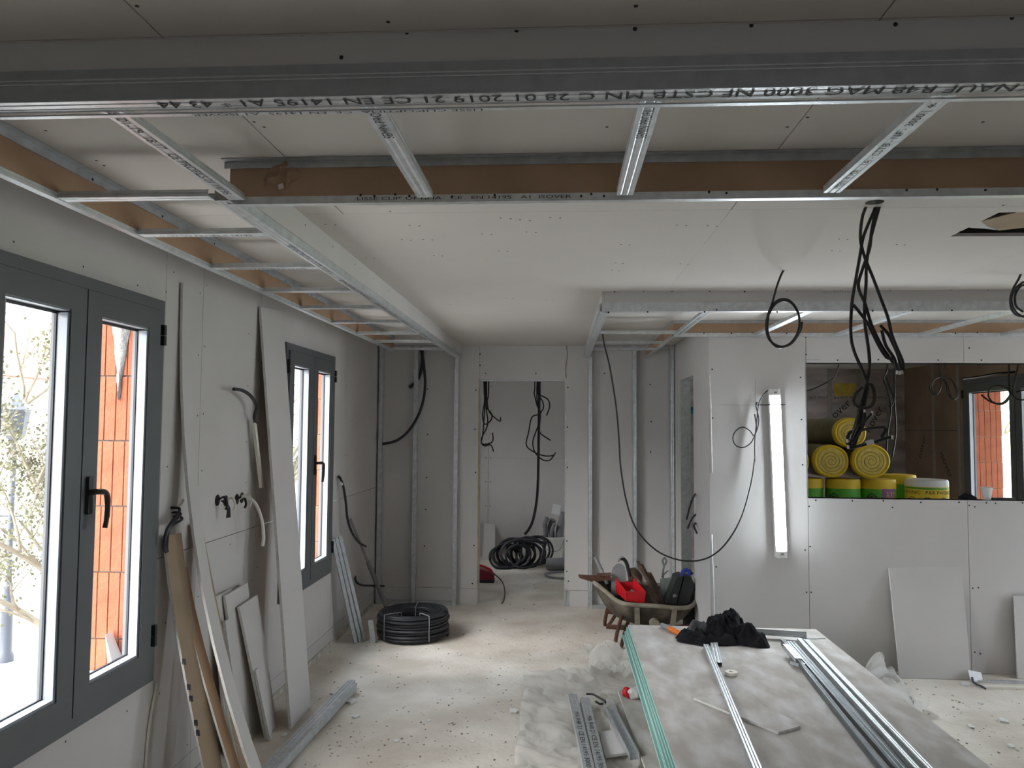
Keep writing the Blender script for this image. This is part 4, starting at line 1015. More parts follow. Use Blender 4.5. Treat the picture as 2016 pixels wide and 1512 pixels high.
for l in ([(1369, 972, XC), (1362, 985, XC - .05), (1356, 1005, XC - .06), (1352, 1022, XC - .06)], [(1370, 1012, XC), (1362, 1022, XC - .03), (1354, 1040, XC - .05)], [(1370, 1030, XC), (1366, 1035, XC - .03), (1372, 1050, XC - .02)]):
    MB().tube(spline(pxX(l)), 0.007, 6).build('wire', 'cable_black', t)

# ================================================================ WHEELBARROW
bar = thing('wheelbarrow', 'old cement-crusted wheelbarrow loaded with tools behind the board stack', 'wheelbarrow', (0.65, 6.0, 0))
rim = pxY([(1170, 1147, 6.02), (1192, 1164, 5.90), (1215, 1183, 5.80), (1240, 1190, 5.74), (1290, 1193, 5.72), (1335, 1197, 5.74), (1360, 1194, 5.80), (1370, 1182, 5.95), (1369, 1168, 6.12), (1355, 1158, 6.24), (1300, 1152, 6.30), (1240, 1148, 6.30), (1200, 1143, 6.22), (1178, 1141, 6.12)])
rimS = spline(rim + [rim[0]], 4)[:-1]; NR = len(rimS)
cen = Vector((0.68, 6.02, 0))
rows = []
for f, (sc, zz) in enumerate(((1.0, 1.0), (0.93, 0.72), (0.80, 0.38), (0.62, 0.10), (0.50, 0.0), (0.0, 0.0))):
    row = []
    for q in rimS:
        hz = Vector((q.x - cen.x, q.y - cen.y, 0)) * sc
        row.append(Vector((cen.x + hz.x, cen.y + hz.y, 0.135 + (q.z - 0.135) * zz)))
    rows.append(row + [row[0]])
m = MB().grid([p for r in rows for p in r], NR + 1, len(rows)); tray = m.build('tray', 'barrow_tray', bar)
so = tray.modifiers.new('thickness', 'SOLIDIFY'); so.thickness = 0.006
MB().tube(rimS + [rimS[0], rimS[1]], [0.016 + 0.003 * noise.noise((i * .4, 0, 0)) for i in range(NR + 2)], 8).build('rim', 'barrow_rim', bar)
MB().tube(spline(pxY([(1226, 1210, 5.9), (1219, 1230, 5.75), (1212, 1262, 5.69), (1216, 1280, 5.68), (1222, 1276, 5.69), (1229, 1250, 5.74), (1236, 1225, 5.84)]), 5), 0.014, 8).build('leg', 'rust', bar)
MB().tube(spline([Vector((0.40, 6.28, 0.22)), Vector((0.37, 6.31, 0.10)), Vector((0.36, 6.32, 0.012)), Vector((0.39, 6.32, 0.012)), Vector((0.47, 6.29, 0.14))], 5), 0.014, 8).build('leg', 'rust', bar)
for px_, py0, py1 in ((1254, 1196, 1236), (1328, 1199, 1234)):
    a, b = AY(px_, py0, 5.735), AY(px_ + (1 if px_ < 1300 else -4), py1, 5.76)
    MB().obox((a + b) / 2, (0.018, 0, 0), (0, 0.008, 0), (b - a) / 2).build('strut', 'barrow_rim', bar)
MB().tube([(0.34, 5.80, 0.13), (0.66, 5.79, 0.115), (1.05, 5.86, 0.14)], 0.017, 8).build('frame_tube', 'rust', bar)
MB().tube([(0.36, 6.26, 0.13), (0.66, 6.25, 0.115), (1.05, 6.16, 0.14)], 0.017, 8).build('frame_tube', 'rust', bar)
p = AY(1289, 1228, 5.74); MB().lathe([(0.0, -.06), (0.035, -.055), (0.04, 0.0), (0.035, .03), (0.0, .035)], p, (0, -1, 0), 14).build('cement_lump', 'barrow_rim', bar)
MB().lathe([(0.06, -.03), (0.11, -.035), (0.13, 0.0), (0.11, .035), (0.06, .03)], (1.06, 6.02, 0.132), (0, 1, 0), 20).build('wheel', 'black_plastic', bar)

def px_prism(name, label, cat, pts, Y, depth, material):
    return tag(MB().prism([AY(x, y, Y) for x, y in pts], (0, depth, 0)).build(name, material), label, cat)
t = thing('hand_saw', 'rusty hand saw lying across the left lip of the wheelbarrow', 'saw', AY(1170, 1142, 6.03))
MB().prism([AY(x, y, 6.02) for x, y in ((1138, 1131), (1202, 1134), (1204, 1141), (1166, 1146), (1141, 1138))], (0, .005, 0)).build('blade', 'rust', t)
MB().prism([AY(x, y, 6.015) for x, y in ((1175, 1129), (1203, 1128), (1204, 1134), (1176, 1133))], (0, .018, 0)).build('grip', 'old_wood', t)
tag(MB().tube(spline(pxY([(1172, 1097, 6.14), (1177, 1108, 6.14), (1184, 1122, 6.13), (1195, 1150, 6.1)])), [0.017, 0.016, 0.013] + [0.014] * 19, 8).build('spade_shaft', 'cement_grey'), 'cement-spattered tool handle sticking up at the left of the wheelbarrow', 'tool handle')
t = thing('plaster_float', 'grey rounded plaster float standing in the wheelbarrow behind the red bin', 'float', AY(1220, 1165, 5.98))
pl = [(1203, 1172), (1204, 1128), (1207, 1118), (1214, 1111), (1222, 1110), (1229, 1115), (1232, 1125), (1234, 1172)]
MB().prism([AY(x, y, 6.045) for x, y in pl], (0, .016, 0)).build('plate', 'cement_grey', t)
MB().tube(spline(pxY([(1222, 1100, 6.02), (1228, 1101, 6.02), (1234, 1110, 6.02), (1240, 1135, 6.02)])), 0.014, 8).build('grip', 'tool_black', t)
MB().tube(spline(pxY([(1217, 1106, 6.0), (1221, 1098, 6.0), (1228, 1097, 6.0)])), 0.008, 7).build('ferrule', 'cement_grey', t)
# red storage bin
t = thing('storage_bin', 'bright red open plastic storage bin in the wheelbarrow', 'storage bin', AY(1250, 1186, 5.8))
f0, f1, f2, f3 = AY(1233, 1184, 5.79), AY(1267, 1188, 5.79), AY(1233, 1166, 5.79), AY(1270, 1165, 5.79)
bk = AY(1212, 1147, 6.02) - f2; bk.z = 0.02
hi = Vector((0, 0, .035))
def quad(m, a, b, c, d, n_): m.prism([a, b, c, d], n_)
quad_ = MB(); quad_.prism([f0, f1, f3, f2], (0, .006, 0)); quad_.build('front_wall', 'red_plastic', t)
MB().prism([f2 + Vector((-.004, -.006, -.006)), f3 + Vector((.006, -.006, -.006)), f3 + Vector((.006, -.006, .004)), f2 + Vector((-.004, -.006, .004))], (0, .012, 0)).build('front_lip', 'red_plastic', t)
MB().prism([f0, f2, f2 + bk + hi, f0 + bk], (.006, 0, 0)).build('side_wall', 'red_plastic', t)
MB().prism([f1, f3, f3 + bk + hi, f1 + bk], (.006, 0, 0)).build('side_wall', 'red_plastic', t)
MB().prism([f0 + bk, f1 + bk, f3 + bk + hi * .2, f2 + bk + hi * .2], (0, .006, 0)).build('back_wall', 'red_plastic', t)
MB().prism([f0, f1, f1 + bk, f0 + bk], (0, 0, .005)).build('bottom', 'red_plastic', t)
for k in range(1, 5):
    a = f0 + bk * (k * .22); b = a + (f2 - f0) * .95
    MB().tube([a + Vector((-.002, 0, 0)), b + Vector((-.002, 0, 0))], 0.003, 5).build('rib', 'red_plastic', t)
stuff(MB().tube(spline([f0.lerp(f1, .3) + bk * .4 + Vector((0, 0, .04)), f0.lerp(f1, .6) + bk * .3 + Vector((0, 0, .05)), f0.lerp(f1, .7) + bk * .6 + Vector((0, 0, .045))]), 0.012, 7).build('screws_inside', 'cement_grey', t))
wood = [(((1256, 1106), (1296, 1182)), 6.0, .012, 'curved dark wooden stick leaning right of the red bin'), (((1262, 1112), (1302, 1184)), 6.03, .016, 'thick reddish batten leaning right of the red bin'),
        (((1245, 1128), (1292, 1188)), 5.93, .012, 'worn brown stake lying low beside the red bin'), (((1278, 1128), (1300, 1172)), 6.12, .018, 'short dark timber standing at the back of the wheelbarrow')]
for (a, b), y, r_, lab in wood:
    p, q = AY(*a, y + .06), AY(*b, y - .04)
    tag(MB().obox((p + q) / 2, (q - p) / 2, Vector((r_, 0, 0)), Vector((0, .012, .004))).build('wood_stick', 'old_wood'), lab, 'wood')
px_prism('wood_block', 'flaking brown wood block behind the red bin', 'wood', [(1236, 1122), (1252, 1119), (1264, 1132), (1266, 1168), (1240, 1165)], 6.06, .05, 'old_wood')
px_prism('grey_panel', 'dull grey-green sheet standing in the wheelbarrow beside the black tool box', 'sheet', [(1300, 1140), (1318, 1138), (1333, 1132), (1330, 1165), (1318, 1188), (1300, 1186)], 6.05, .02, 'tool_grey_green')
t = thing('tool_box', 'black plastic tool box standing tilted at the right of the wheelbarrow', 'tool box', AY(1335, 1190, 5.9))
MB().prism([AY(x, y, 5.88) for x, y in ((1312, 1188), (1332, 1138), (1345, 1135), (1331, 1190))], (0, .20, 0)).build('lid', 'tool_black', t)
MB().prism([AY(x, y, 5.90) for x, y in ((1333, 1190), (1347, 1137), (1362, 1138), (1367, 1152), (1356, 1188))], (0, .18, 0)).build('body', 'tool_black', t)
MB().prism([AY(x, y, 5.92) for x, y in ((1366, 1148), (1376, 1158), (1364, 1166))], (0, .1, 0)).build('corner', 'black_plastic', t)
MB().obox(AY(1328, 1173, 5.878), (.012, 0, .004), (0, .0006, 0), (-.003, 0, .010)).build('emblem', 'ink_faint', t)
t = thing('clamp_tool', 'blue plastic clamp on top of the black tool box', 'clamp', AY(1349, 1138, 5.95))
MB().tube(spline(pxY([(1343, 1134, 5.94), (1344, 1126, 5.94), (1351, 1122, 5.95), (1357, 1126, 5.95), (1356, 1133, 5.95)])), 0.014, 8).build('jaw', 'blue', t)
MB().tube(pxY([(1347, 1124, 5.96), (1357, 1123, 5.97), (1363, 1130, 5.97)]), 0.012, 7).build('grip', 'tool_black', t)
t = thing('hook_handle', 'pale green hooked handle standing up at the back of the wheelbarrow', 'tool handle', AY(1306, 1140, 6.15))
MB().tube(spline(pxY([(1306, 1150, 6.15), (1305, 1128, 6.15), (1307, 1113, 6.15), (1304, 1105, 6.15), (1308, 1098, 6.15), (1312, 1105, 6.15), (1309, 1112, 6.15)])), 0.008, 7).build('shaft', 'tool_grey_green', t)
MB().tube(pxY([(1302, 1136, 6.15), (1315, 1123, 6.15)]), 0.005, 6).build('cross_pin', 'tool_grey_green', t)

# ================================================================ STACK OF BOARDS AND WHAT LIES ON IT
ST = 0.36
SX0, SX1, SY0, SY1 = 0.425, 1.58, 2.42, 4.945
ords = ('topmost', 'second', 'third', 'fourth', 'fifth', 'lowest')
rs = random.Random(11)
for i in range(6):
    z1 = ST - i * 0.0128; z0 = z1 - 0.0125
    dx, dy, an = (-0.006 * i + rs.uniform(-.006, .004), rs.uniform(-.02, .015), rs.uniform(-.004, .002)) if i else (0, 0, 0)
    lab = {0: 'dusty topmost board of the stack of green plasterboards', 5: 'lowest board of the stack of green plasterboards'}.get(i, ords[i] + ' board from the top in the stack of green plasterboards')
    c = Vector(((SX0 + SX1) / 2 + dx, (SY0 + SY1) / 2 + dy, 0)); ux = Vector((math.cos(an), math.sin(an), 0)); uy = Vector((-ux.y, ux.x, 0))
    t = thing('plasterboard_sheet', lab, 'plasterboard', (c.x, c.y, z0), 'stacked green plasterboards')
    hx, hy = (SX1 - SX0) / 2, (SY1 - SY0) / 2
    MB().obox(c + Vector((0, 0, (z0 + z1) / 2)), ux * hx, uy * hy, (0, 0, 0.0056)).build('core', 'green_board', t)
    MB().obox(c + Vector((0, 0, z1 - 0.0004)), ux * hx, uy * hy, (0, 0, 0.0004)).build('face_paper', 'stack_top' if i == 0 else 'green_paper', t)
for i, y in enumerate((2.9, 3.7, 4.5)):
    tag(MB().box(SX0 + 0.10, SX1 - 0.08, y, y + 0.12, 0.0, ST - 0.0775).build('timber_bearer', 'timber'), ('nearest', 'middle', 'far')[i] + ' timber bearer under the stack of green plasterboards', 'bearer', 'bearers under the board stack')
def on_stack(px, py, dz=0.0): return AZ(px, py, ST + dz)
def rail_on(label, a, b, w, h, dz=0.0, out=(0, 0, 1), material='galvanised', ext=0.12, lip=0.0):
    p, q = on_stack(*a, h + dz), on_stack(*b, h + dz); q = q + (q - p) * ext
    return profile_thing('metal_profile', label, p, q, w, h, out, material=material, lip=lip)
rail_on('single steel rail lying down the middle of the board stack', (1390, 1268), (1492, 1512), 0.030, 0.028, 0.001)
rail_on('dark thin rail, leftmost of the bundle on the right of the stack', (1541, 1258), (1742, 1512), 0.018, 0.030, 0.001, material='steel_dark')
rail_on('dark wide stud, second of the bundle on the right of the stack', (1556, 1262), (1775, 1512), 0.044, 0.020, 0.001, material='steel_dark')
rail_on('bright steel rail, third of the bundle on the right of the stack', (1573, 1256), (1806, 1512), 0.022, 0.032, 0.001)
rail_on('bright steel rail, rightmost of the bundle on the stack', (1583, 1254), (1832, 1512), 0.026, 0.024, 0.001)
profile_thing('metal_profile', 'steel rail lying across the far end of the stack beside the jacket', on_stack(1478, 1243, .04), on_stack(1588, 1250, .04), 0.035, 0.036, (0, -1, 0.2), material='galvanised_dull', lip=0)
rail_on('short steel profile poking out from under the jacket', (1405, 1262), (1414, 1304), 0.04, 0.02, 0.001, ext=0)
rail_on('short clip profile at the head of the dark rails on the stack', (1547, 1268), (1572, 1296), 0.03, 0.022, 0.034, ext=0, material='galvanised')
cable('wire_end', 'thin wire lying over the far right corner of the stack', 'wire', [on_stack(1558, 1250, .05), on_stack(1580, 1256, .045), on_stack(1600, 1258, .03), on_stack(1625, 1257, .02)], 0.002)
tr = on_stack(1440, 1329)
tag(MB().lathe([(0.012, 0.001), (0.030, 0.001), (0.030, 0.018), (0.012, 0.018), (0.012, 0.001)], tr, n=20, caps=False).build('tape_reel', 'ivory'), 'small off-white tape roll lying on the stack', 'tape roll')
p = on_stack(1571, 1311)
tag(MB().obox(p + Vector((0, 0, .010)), (.022, -.03, 0), (.012, .008, 0), (0, 0, .009)).build('steel_clip', 'galvanised_dull'), 'bent steel clip lying on the stack beside the dark rails', 'clip')
pts = [on_stack(x, y, .001) for x, y in ((1366, 1378), (1532, 1446), (1576, 1434), (1572, 1427), (1500, 1392), (1470, 1362))]
t = thing('board_offcut', 'pointed thin board offcut lying under the middle rail on the stack', 'board', pts[1])
MB().prism(pts, (0, 0, .009)).build('core', 'plaster_core', t)
MB().prism([p + Vector((0, 0, .009)) for p in pts], (0, 0, .0007)).build('face_paper', 'stack_top', t)
# utility knife
t = thing('utility_knife', 'orange and grey handled tool lying by the jacket', 'tool', on_stack(1325, 1238))
a, b, c = on_stack(1303, 1230, .016), on_stack(1318, 1237, .016), on_stack(1340, 1248, .014)
MB().tube([a, a.lerp(b, .5), b], [0.013, 0.016, 0.014], 8).build('grip', 'cement_grey', t)
MB().tube([b, b.lerp(c, .5), c], [0.015, 0.017, 0.012], 8).build('grip', 'orange', t)
MB().tube([c, on_stack(1362, 1250, .018)], [0.010, 0.006], 6).build('blade', 'tool_black', t)
# jacket
jc = on_stack(1412, 1263); t = thing('jacket', 'crumpled black work jacket lying on the far end of the stack', 'jacket', jc)
def jacket_blob(cx, cy, rx, ry, h, seed, ang=0.0, nu=90, nv=30):
    pts = []
    for j in range(nv):
        f = j / (nv - 1)
        for i in range(nu):
            a = 2 * math.pi * i / (nu - 1); r_ = 1.0 - f
            wob = 1 + 0.16 * noise.noise((math.cos(a) * 1.6 + seed, math.sin(a) * 1.6, seed)) + 0.07 * math.sin(7 * a + seed)
            x, y = rx * r_ * wob * math.cos(a), ry * r_ * wob * math.sin(a)
            z = h * (1 - r_ ** 2.2) * (0.75 + 0.5 * noise.noise((x * 7 + seed, y * 7, 1.7)))
            fold = abs(noise.noise((x * 16 + seed * 3, y * 9 - x * 8, seed)))
            crease = abs(noise.noise((x * 34 - y * 20 + seed, y * 30 + x * 12, seed * 2)))
            z += (0.060 * (0.5 - fold) + 0.026 * (0.4 - crease)) * min(1, (1 - r_) * 5) * (h / .1)
            xx, yy = x * math.cos(ang) - y * math.sin(ang), x * math.sin(ang) + y * math.cos(ang)
            pts.append(Vector((cx + xx, cy + yy, ST + 0.004 + max(0, z))))
    return MB().grid(pts, nu, nv)
jacket_blob(jc.x - 0.04, jc.y + 0.02, 0.20, 0.13, 0.07, 2.3, 0.1).build('body', 'jacket', t)
jacket_blob(jc.x + 0.06, jc.y + 0.06, 0.15, 0.10, 0.15, 5.1, 0.5).build('hood', 'jacket', t)
jacket_blob(jc.x + 0.17, jc.y - 0.03, 0.13, 0.07, 0.095, 8.4, -0.6).build('sleeve', 'jacket', t)
jacket_blob(jc.x - 0.10, jc.y + 0.05, 0.09, 0.05, 0.085, 3.7, 0.0, 60, 16).build('dusty_patch', 'jacket_dusty', t)

# ================================================================ FLOOR LEFT OF THE STACK
def sheet_mesh(corners, nu, nv, amp, seed, zmin=0.003):
    a, b, c, d = [Vector(p) for p in corners]; pts = []
    for j in range(nv):
        v = j / (nv - 1)
        for i in range(nu):
            u = i / (nu - 1); p = a.lerp(b, u).lerp(d.lerp(c, u), v)
            e = 0.03 * noise.noise((u * 4 + seed, v * 4, 2)); p.x += e; p.y += e * .6
            h = abs(noise.noise((p.x * 4.5 + seed, p.y * 4.5, seed))) + .6 * abs(noise.noise((p.x * 11, p.y * 9 + p.x * 5, seed * 2)))
            g = 1 - abs(noise.noise((p.x * 7 + p.y * 3 + seed, p.y * 8, seed * 3))) * 3.2
            p.z = zmin + amp * (max(0, h - 0.12) + .55 * max(0, g))
            pts.append(p)
    return MB().grid(pts, nu, nv)
tag(sheet_mesh([AZ(1030, 1328, 0), AZ(1250, 1310, 0), AZ(1330, 1560, 0), AZ(1010, 1590, 0)], 90, 120, 0.036, 4.2).build('plastic_sheet', 'plastic_sheet'), 'crumpled translucent plastic sheet spread on the floor left of the stack', 'plastic sheet')
t = sheet_mesh([AZ(1150, 1300, 0), AZ(1262, 1298, 0), AZ(1268, 1345, 0), AZ(1165, 1352, 0)], 30, 20, 0.10, 9.1, 0.035)
tag(t.build('plastic_sheet', 'plastic_sheet'), 'heaped yellowish fold of plastic beside the far left corner of the stack', 'plastic sheet')
for a, b, lab in (((1127, 1366), (1160, 1512), 'left of two printed studs lying on the plastic sheet'), ((1151, 1373), (1184, 1512), 'right of two printed studs lying on the plastic sheet')):
    p, q = AZ(*a, .075), AZ(*b, .075); q = q + (q - p) * .25
    t = profile_thing('metal_profile', lab, p, q, 0.050, 0.035, (0, 0, 1), material='galvanised')
    d = (q - p).normalized(); s = Vector((0, 0, 1)).cross(d)
    lettering('MA R48 21 CE EN 14195 3000 NF', p + d * 0.28 - s * 0.012 + Vector((0, 0, .0008)), d, s, 0.75, 0.024, t)
p, q = AZ(1197, 1392, .062), AZ(1250, 1496, .062)
profile_thing('metal_profile', 'short open steel channel lying near the foot of the stack', p, q, 0.045, 0.035, (0.1, 0.05, -1), material='galvanised', lip=0)
cable('bent_rod', 'bent black plastic rod lying among the offcuts', 'rod', [AZ(1154, 1366, .08), AZ(1167, 1367, .08), AZ(1180, 1374, .075), AZ(1192, 1382, .07), AZ(1182, 1386, .07), AZ(1173, 1381, .07)], 0.006, 'black_plastic', k=4)
def lying_board(label, pts, z, thick=0.0125, face='plaster'):
    q = [AZ(x, y, z) for x, y in pts]
    t = thing('board_offcut', label, 'board', (sum(p.x for p in q) / len(q), sum(p.y for p in q) / len(q), z - thick))
    MB().prism([p - Vector((0, 0, thick)) for p in q], (0, 0, thick - .0007)).build('core', 'plaster_core', t)
    MB().prism([p - Vector((0, 0, .0007)) for p in q], (0, 0, .0007)).build('face_paper', face, t)
    return t
lying_board('square white board offcut between the studs and the open channel', [(1181, 1440), (1219, 1436), (1236, 1481), (1192, 1488)], .045)
lying_board('long grey board strip lying along the left foot of the stack', [(1216, 1358), (1270, 1365), (1330, 1540), (1280, 1540)], .075, face='stack_top')
lying_board('narrow white board strip lying at the left foot of the stack', [(1193, 1373), (1207, 1378), (1240, 1450), (1203, 1436)], .04)
t = thing('crumpled_bag', 'crumpled red and white bag beside the stack of boards', 'bag', AZ(1248, 1366, .08))
def blob(c, rx, ry, rz, seed, nu=18, nv=10):
    pts = []
    for j in range(nv):
        th = math.pi * j / (nv - 1)
        for i in range(nu):
            ph = 2 * math.pi * i / (nu - 1); d = Vector((math.sin(th) * math.cos(ph), math.sin(th) * math.sin(ph), math.cos(th)))
            k = 1 + 0.35 * noise.noise(d * 2.2 + Vector((seed, 0, 0)))
            pts.append(Vector(c) + Vector((d.x * rx * k, d.y * ry * k, d.z * rz * k)))
    return MB().grid(pts, nu, nv)
blob(AZ(1252, 1364, .11), .045, .04, .03, 1.0).build('white_part', 'film_white', t)
blob(AZ(1234, 1363, .105), .028, .025, .026, 2.0).build('red_part', 'red_plastic', t)

# ================================================================ RIGHT SIDE
flat_board('plasterboard_sheet', 'white plasterboard piece leaning against the half wall', AZ(1772, 1335, .002), AZ(1912, 1338, .002), AY(1750, 1118, YW - .004), AY(1893, 1115, YW - .004), cat='plasterboard')
flat_board('plasterboard_sheet', 'white plasterboard leaning at the right edge of the picture', AZ(2004, 1336, .002), AZ(2142, 1340, .002), AY(1997, 1174, YW - .03), AY(2140, 1172, YW - .03), cat='plasterboard')
tag(MB().obox((AZ(1924, 1341, .008) + AZ(2090, 1345, .008)) / 2, (AZ(2090, 1345, .008) - AZ(1924, 1341, .008)) / 2, (0, .012, 0), (0, 0, .007)).build('metal_profile', 'galvanised'), 'flat steel strip on the floor along the half wall', 'metal profile')
tag(MB().obox((AZ(1936, 1352, .008) + AZ(2090, 1357, .008)) / 2, (AZ(2090, 1357, .008) - AZ(1936, 1352, .008)) / 2, (0, .016, 0), (0, 0, .007)).build('batten', 'ivory'), 'pale batten on the floor in front of the steel strip', 'batten')
cable('bent_rod', 'thin dark rod lying by the foot of the leaning white board', 'rod', [AZ(1914, 1334, .03), AZ(1917, 1344, .012), AZ(1930, 1350, .01), AZ(1940, 1356, .01)], 0.006, 'iron', k=4)
tag(MB().obox(AZ(1921, 1332, .03), (.045, .01, -.01), (.01, .03, .02), (0, .001, .004)).build('paper_scrap', 'paper'), 'small white scrap at the corner of the leaning board', 'scrap')
lying_board('scrap of white board on the floor under the leaning board corner', [(1892, 1342), (1908, 1342), (1911, 1348), (1897, 1348)], .012)
t = sheet_mesh([AZ(1690, 1345, 0), AZ(1728, 1292, 0), AZ(1830, 1410, 0), AZ(1790, 1440, 0)], 24, 34, 0.05, 6.6, 0.004)
tag(t.build('plastic_sheet', 'plastic_white'), 'crumpled clear plastic sheet on the floor at the right of the stack', 'plastic sheet')
pts = []
top = [AY(1704, 1310, 5.0), AY(1716, 1288, 5.02), AY(1733, 1279, 5.04), AY(1740, 1290, 5.06)]
t0_ = [AZ(1688, 1350, .004), AZ(1712, 1352, .004), AZ(1735, 1345, .004), AZ(1750, 1332, .004)]
for j in range(9):
    for i in range(4):
        f = j / 8; p = t0_[i].lerp(top[i], f); p.y += .03 * noise.noise((i * .9, j * .7, 3)); p.x += .015 * noise.noise((i, j * .6, 8)); pts.append(p)
m = MB().grid(pts, 4, 9); o = m.build('plastic_peak', 'plastic_white')
so = o.modifiers.new('thickness', 'SOLIDIFY'); so.thickness = 0.002
sb = o.modifiers.new('smooth', 'SUBSURF'); sb.levels = 2; sb.render_levels = 2
tag(o, 'peaked white plastic film standing up against the half wall', 'plastic sheet')

# ================================================================ KITCHEN SEEN THROUGH THE OPENING
def lying_roll(label, px_, py_, Yf, r, L, body='wool_yellow'):
    c = AY(px_, py_, Yf)
    t = thing('insulation_roll', label, 'insulation roll', c - Vector((0, 0, r)), 'yellow insulation rolls lying on top')
    n_ = 30; prof = []
    def ring(y, rr, seed):
        out = []
        for k in range(n_):
            a = 2 * math.pi * k / n_
            q = rr * (1 + 0.03 * noise.noise((math.cos(a) * 1.5 + seed, math.sin(a) * 1.5, seed)))
            out.append(Vector((c.x + q * math.cos(a) * 1.03, y, c.z + q * math.sin(a) * 0.97)))
        return out + [out[0]]
    sd = px_ * .01
    rows = [ring(Yf + 0.012, r * .80, sd), ring(Yf, r * .90, sd), ring(Yf + .012, r * .985, sd), ring(Yf + .05, r, sd), ring(Yf + L, r * .99, sd), ring(Yf + L, r * .3, sd)]
    MB().grid([p for q in rows[:4] for p in q], n_ + 1, 4).build('film_rim', body, t)
    MB().grid([p for q in rows[3:] for p in q], n_ + 1, 3).build('film_wrap', 'film_dark_and_shaded', t)  # dark colour paints the shadow on the printed film along the sides
    face = [ring(Yf + .016, r * .82, sd), ring(Yf + .004, r * .70, sd + 1), ring(Yf + .010, r * .55, sd + 1), ring(Yf + .002, r * .40, sd + 1), ring(Yf + .010, r * .2, sd + 2), ring(Yf + .008, r * .01, sd + 2)]
    fc = MB().grid([p for q in face for p in q], n_ + 1, len(face)).build('wool_end', 'wool_face', t)
    pts = []                                        # spiral joint of the rolled wool
    for k in range(66):
        a = k * 0.30; rr = r * (0.08 + 0.60 * k / 65)
        pts.append(Vector((c.x + rr * math.cos(a), Yf + 0.003 - 0.002, c.z + rr * math.sin(a) * .97)))
    MB().tube(pts, 0.0022, 4).build('spiral_joint', 'wool_groove', fc)
    return t
RY = 6.02
lying_roll('yellow insulation roll lying lowest left, cut off by the wall edge', 1562, 909, RY + .03, .122, 1.15)
lying_roll('yellow insulation roll lying in the middle of the lower row', 1637, 908, RY, .131, 1.15)
lying_roll('yellow insulation roll lying at the right of the lower row', 1716, 908, RY - .02, .137, 1.15)
lying_roll('yellow insulation roll lying alone on top of the lower row', 1674, 852, RY + .02, .120, 1.15)

def standing_roll(label, cx, cy, r, h, kind, band=(0, 0)):
    t = thing('insulation_roll', label, 'insulation roll', (cx, cy, 0), 'insulation rolls standing upright')
    top_m, body_m = ('film_white', 'wool_yellow') if kind == 'white' else ('wool_yellow', 'film_green')
    zb = h - (0.055 if kind == 'white' else 0.075)
    MB().lathe([(r, 0.0), (r * 1.005, zb)], (cx, cy, 0), n=32, caps=False).build('film_wrap', body_m, t)
    MB().lathe([(r * 1.006, zb), (r * 1.004, h - .02), (r * .96, h - .004), (r * .6, h), (r * .02, h - .006)], (cx, cy, 0), n=32, caps=False).build('top_wrap', top_m, t)
    if kind == 'white':
        MB().lathe([(r * 1.008, zb - .018), (r * 1.008, zb - .004)], (cx, cy, 0), n=32, caps=False).build('green_stripe', 'film_green', t)
    return t
def arc_label(cx, cy, r, a0, a1, z0, z1, material, parent, nm='print_patch'):
    pts = []
    for z in (z0, z1):
        for k in range(9):
            a = a0 + (a1 - a0) * k / 8; pts.append(Vector((cx + r * math.cos(a), cy + r * math.sin(a), z)))
    return MB().grid(pts, 9, 2).build(nm, material, parent)
def house_arrow(cx, cy, r, ac, z0, s, parent):
    """printed outline of a house with an up arrow"""
    for pl in ([(-.5, 0), (-.5, .55), (-.75, .55), (0, 1.1), (.75, .55), (.5, .55), (.5, 0)], [(-.2, 0), (-.2, .35), (-.36, .35), (0, .68), (.36, .35), (.2, .35), (.2, 0)]):
        q = [Vector((cx + (r + .002) * math.cos(ac + u * s / r), cy + (r + .002) * math.sin(ac + u * s / r), z0 + v * s)) for u, v in pl]
        MB().tube(q, 0.0035, 4).build('printed_arrow', 'ink', parent)
VF = -math.pi / 2                                   # direction of the face towards the room
def roll_at(px_, Yc):                               # x of a roll whose axis stands at depth Yc
    return AY(px_, 940, Yc).x
zt = AY(1660, 943, RY).z
specs = [(1588, 6.16, .130, 'standing green and yellow insulation roll at the wall edge'), (1662, 6.13, .127, 'standing green and yellow insulation roll second from the wall edge'), (1731, 6.14, .131, 'standing green and yellow insulation roll with a purple 32 label'), (1772, 6.42, .132, 'green and yellow insulation roll standing behind the purple-labelled one')]
for k, (px_, yc, r, lab) in enumerate(specs):
    cx = roll_at(px_, yc - r * .3); t = standing_roll(lab, cx, yc, r, zt + (0.02 if k == 3 else 0), 'green')
    if k < 3:
        # view direction to the roll turns the printed side a little to the camera
        va = VF - math.atan2(cx, yc) * 0.9
        house_arrow(cx, yc, r * 1.006, va - 0.35 if k == 2 else va - .55, zt - .162, 0.05, t)
        if k == 1: arc_label(cx, yc, r * 1.01, va - 0.05, va + 0.55, zt - .34, zt - .075, 'film_green', t, 'plain_patch')
    if k == 2:
        va = VF - math.atan2(cx, yc) * 0.9
        arc_label(cx, yc, r * 1.012, va + .20, va + 1.05, zt - .36, zt - .072, 'film_purple', t, 'purple_label')
        lettering('\u03bb32', (cx + (r * 1.016) * math.cos(va + .42), yc + (r * 1.016) * math.sin(va + .42), zt - .143), (1, 0, 0), (0, 0, 1), .08, .05, t, 'wool_yellow', wrap=((cx, yc), r * 1.016))
yc, r = 6.10, .150
cx = roll_at(1829, yc - r * .3); t = standing_roll('yellow insulation roll with a white top and printed lettering', cx, yc, r, zt + .004, 'white')
va = VF - math.atan2(cx, yc) * 0.9
def on_cyl(a, z): return (cx + r * 1.008 * math.cos(a), yc + r * 1.008 * math.sin(a), z)
lettering('PAR PHONIC   PAR PHONIC', on_cyl(va - 1.75, zt - .105), (1, 0, 0), (0, 0, 1), .47, .026, t, 'ink', wrap=((cx, yc), r * 1.008))
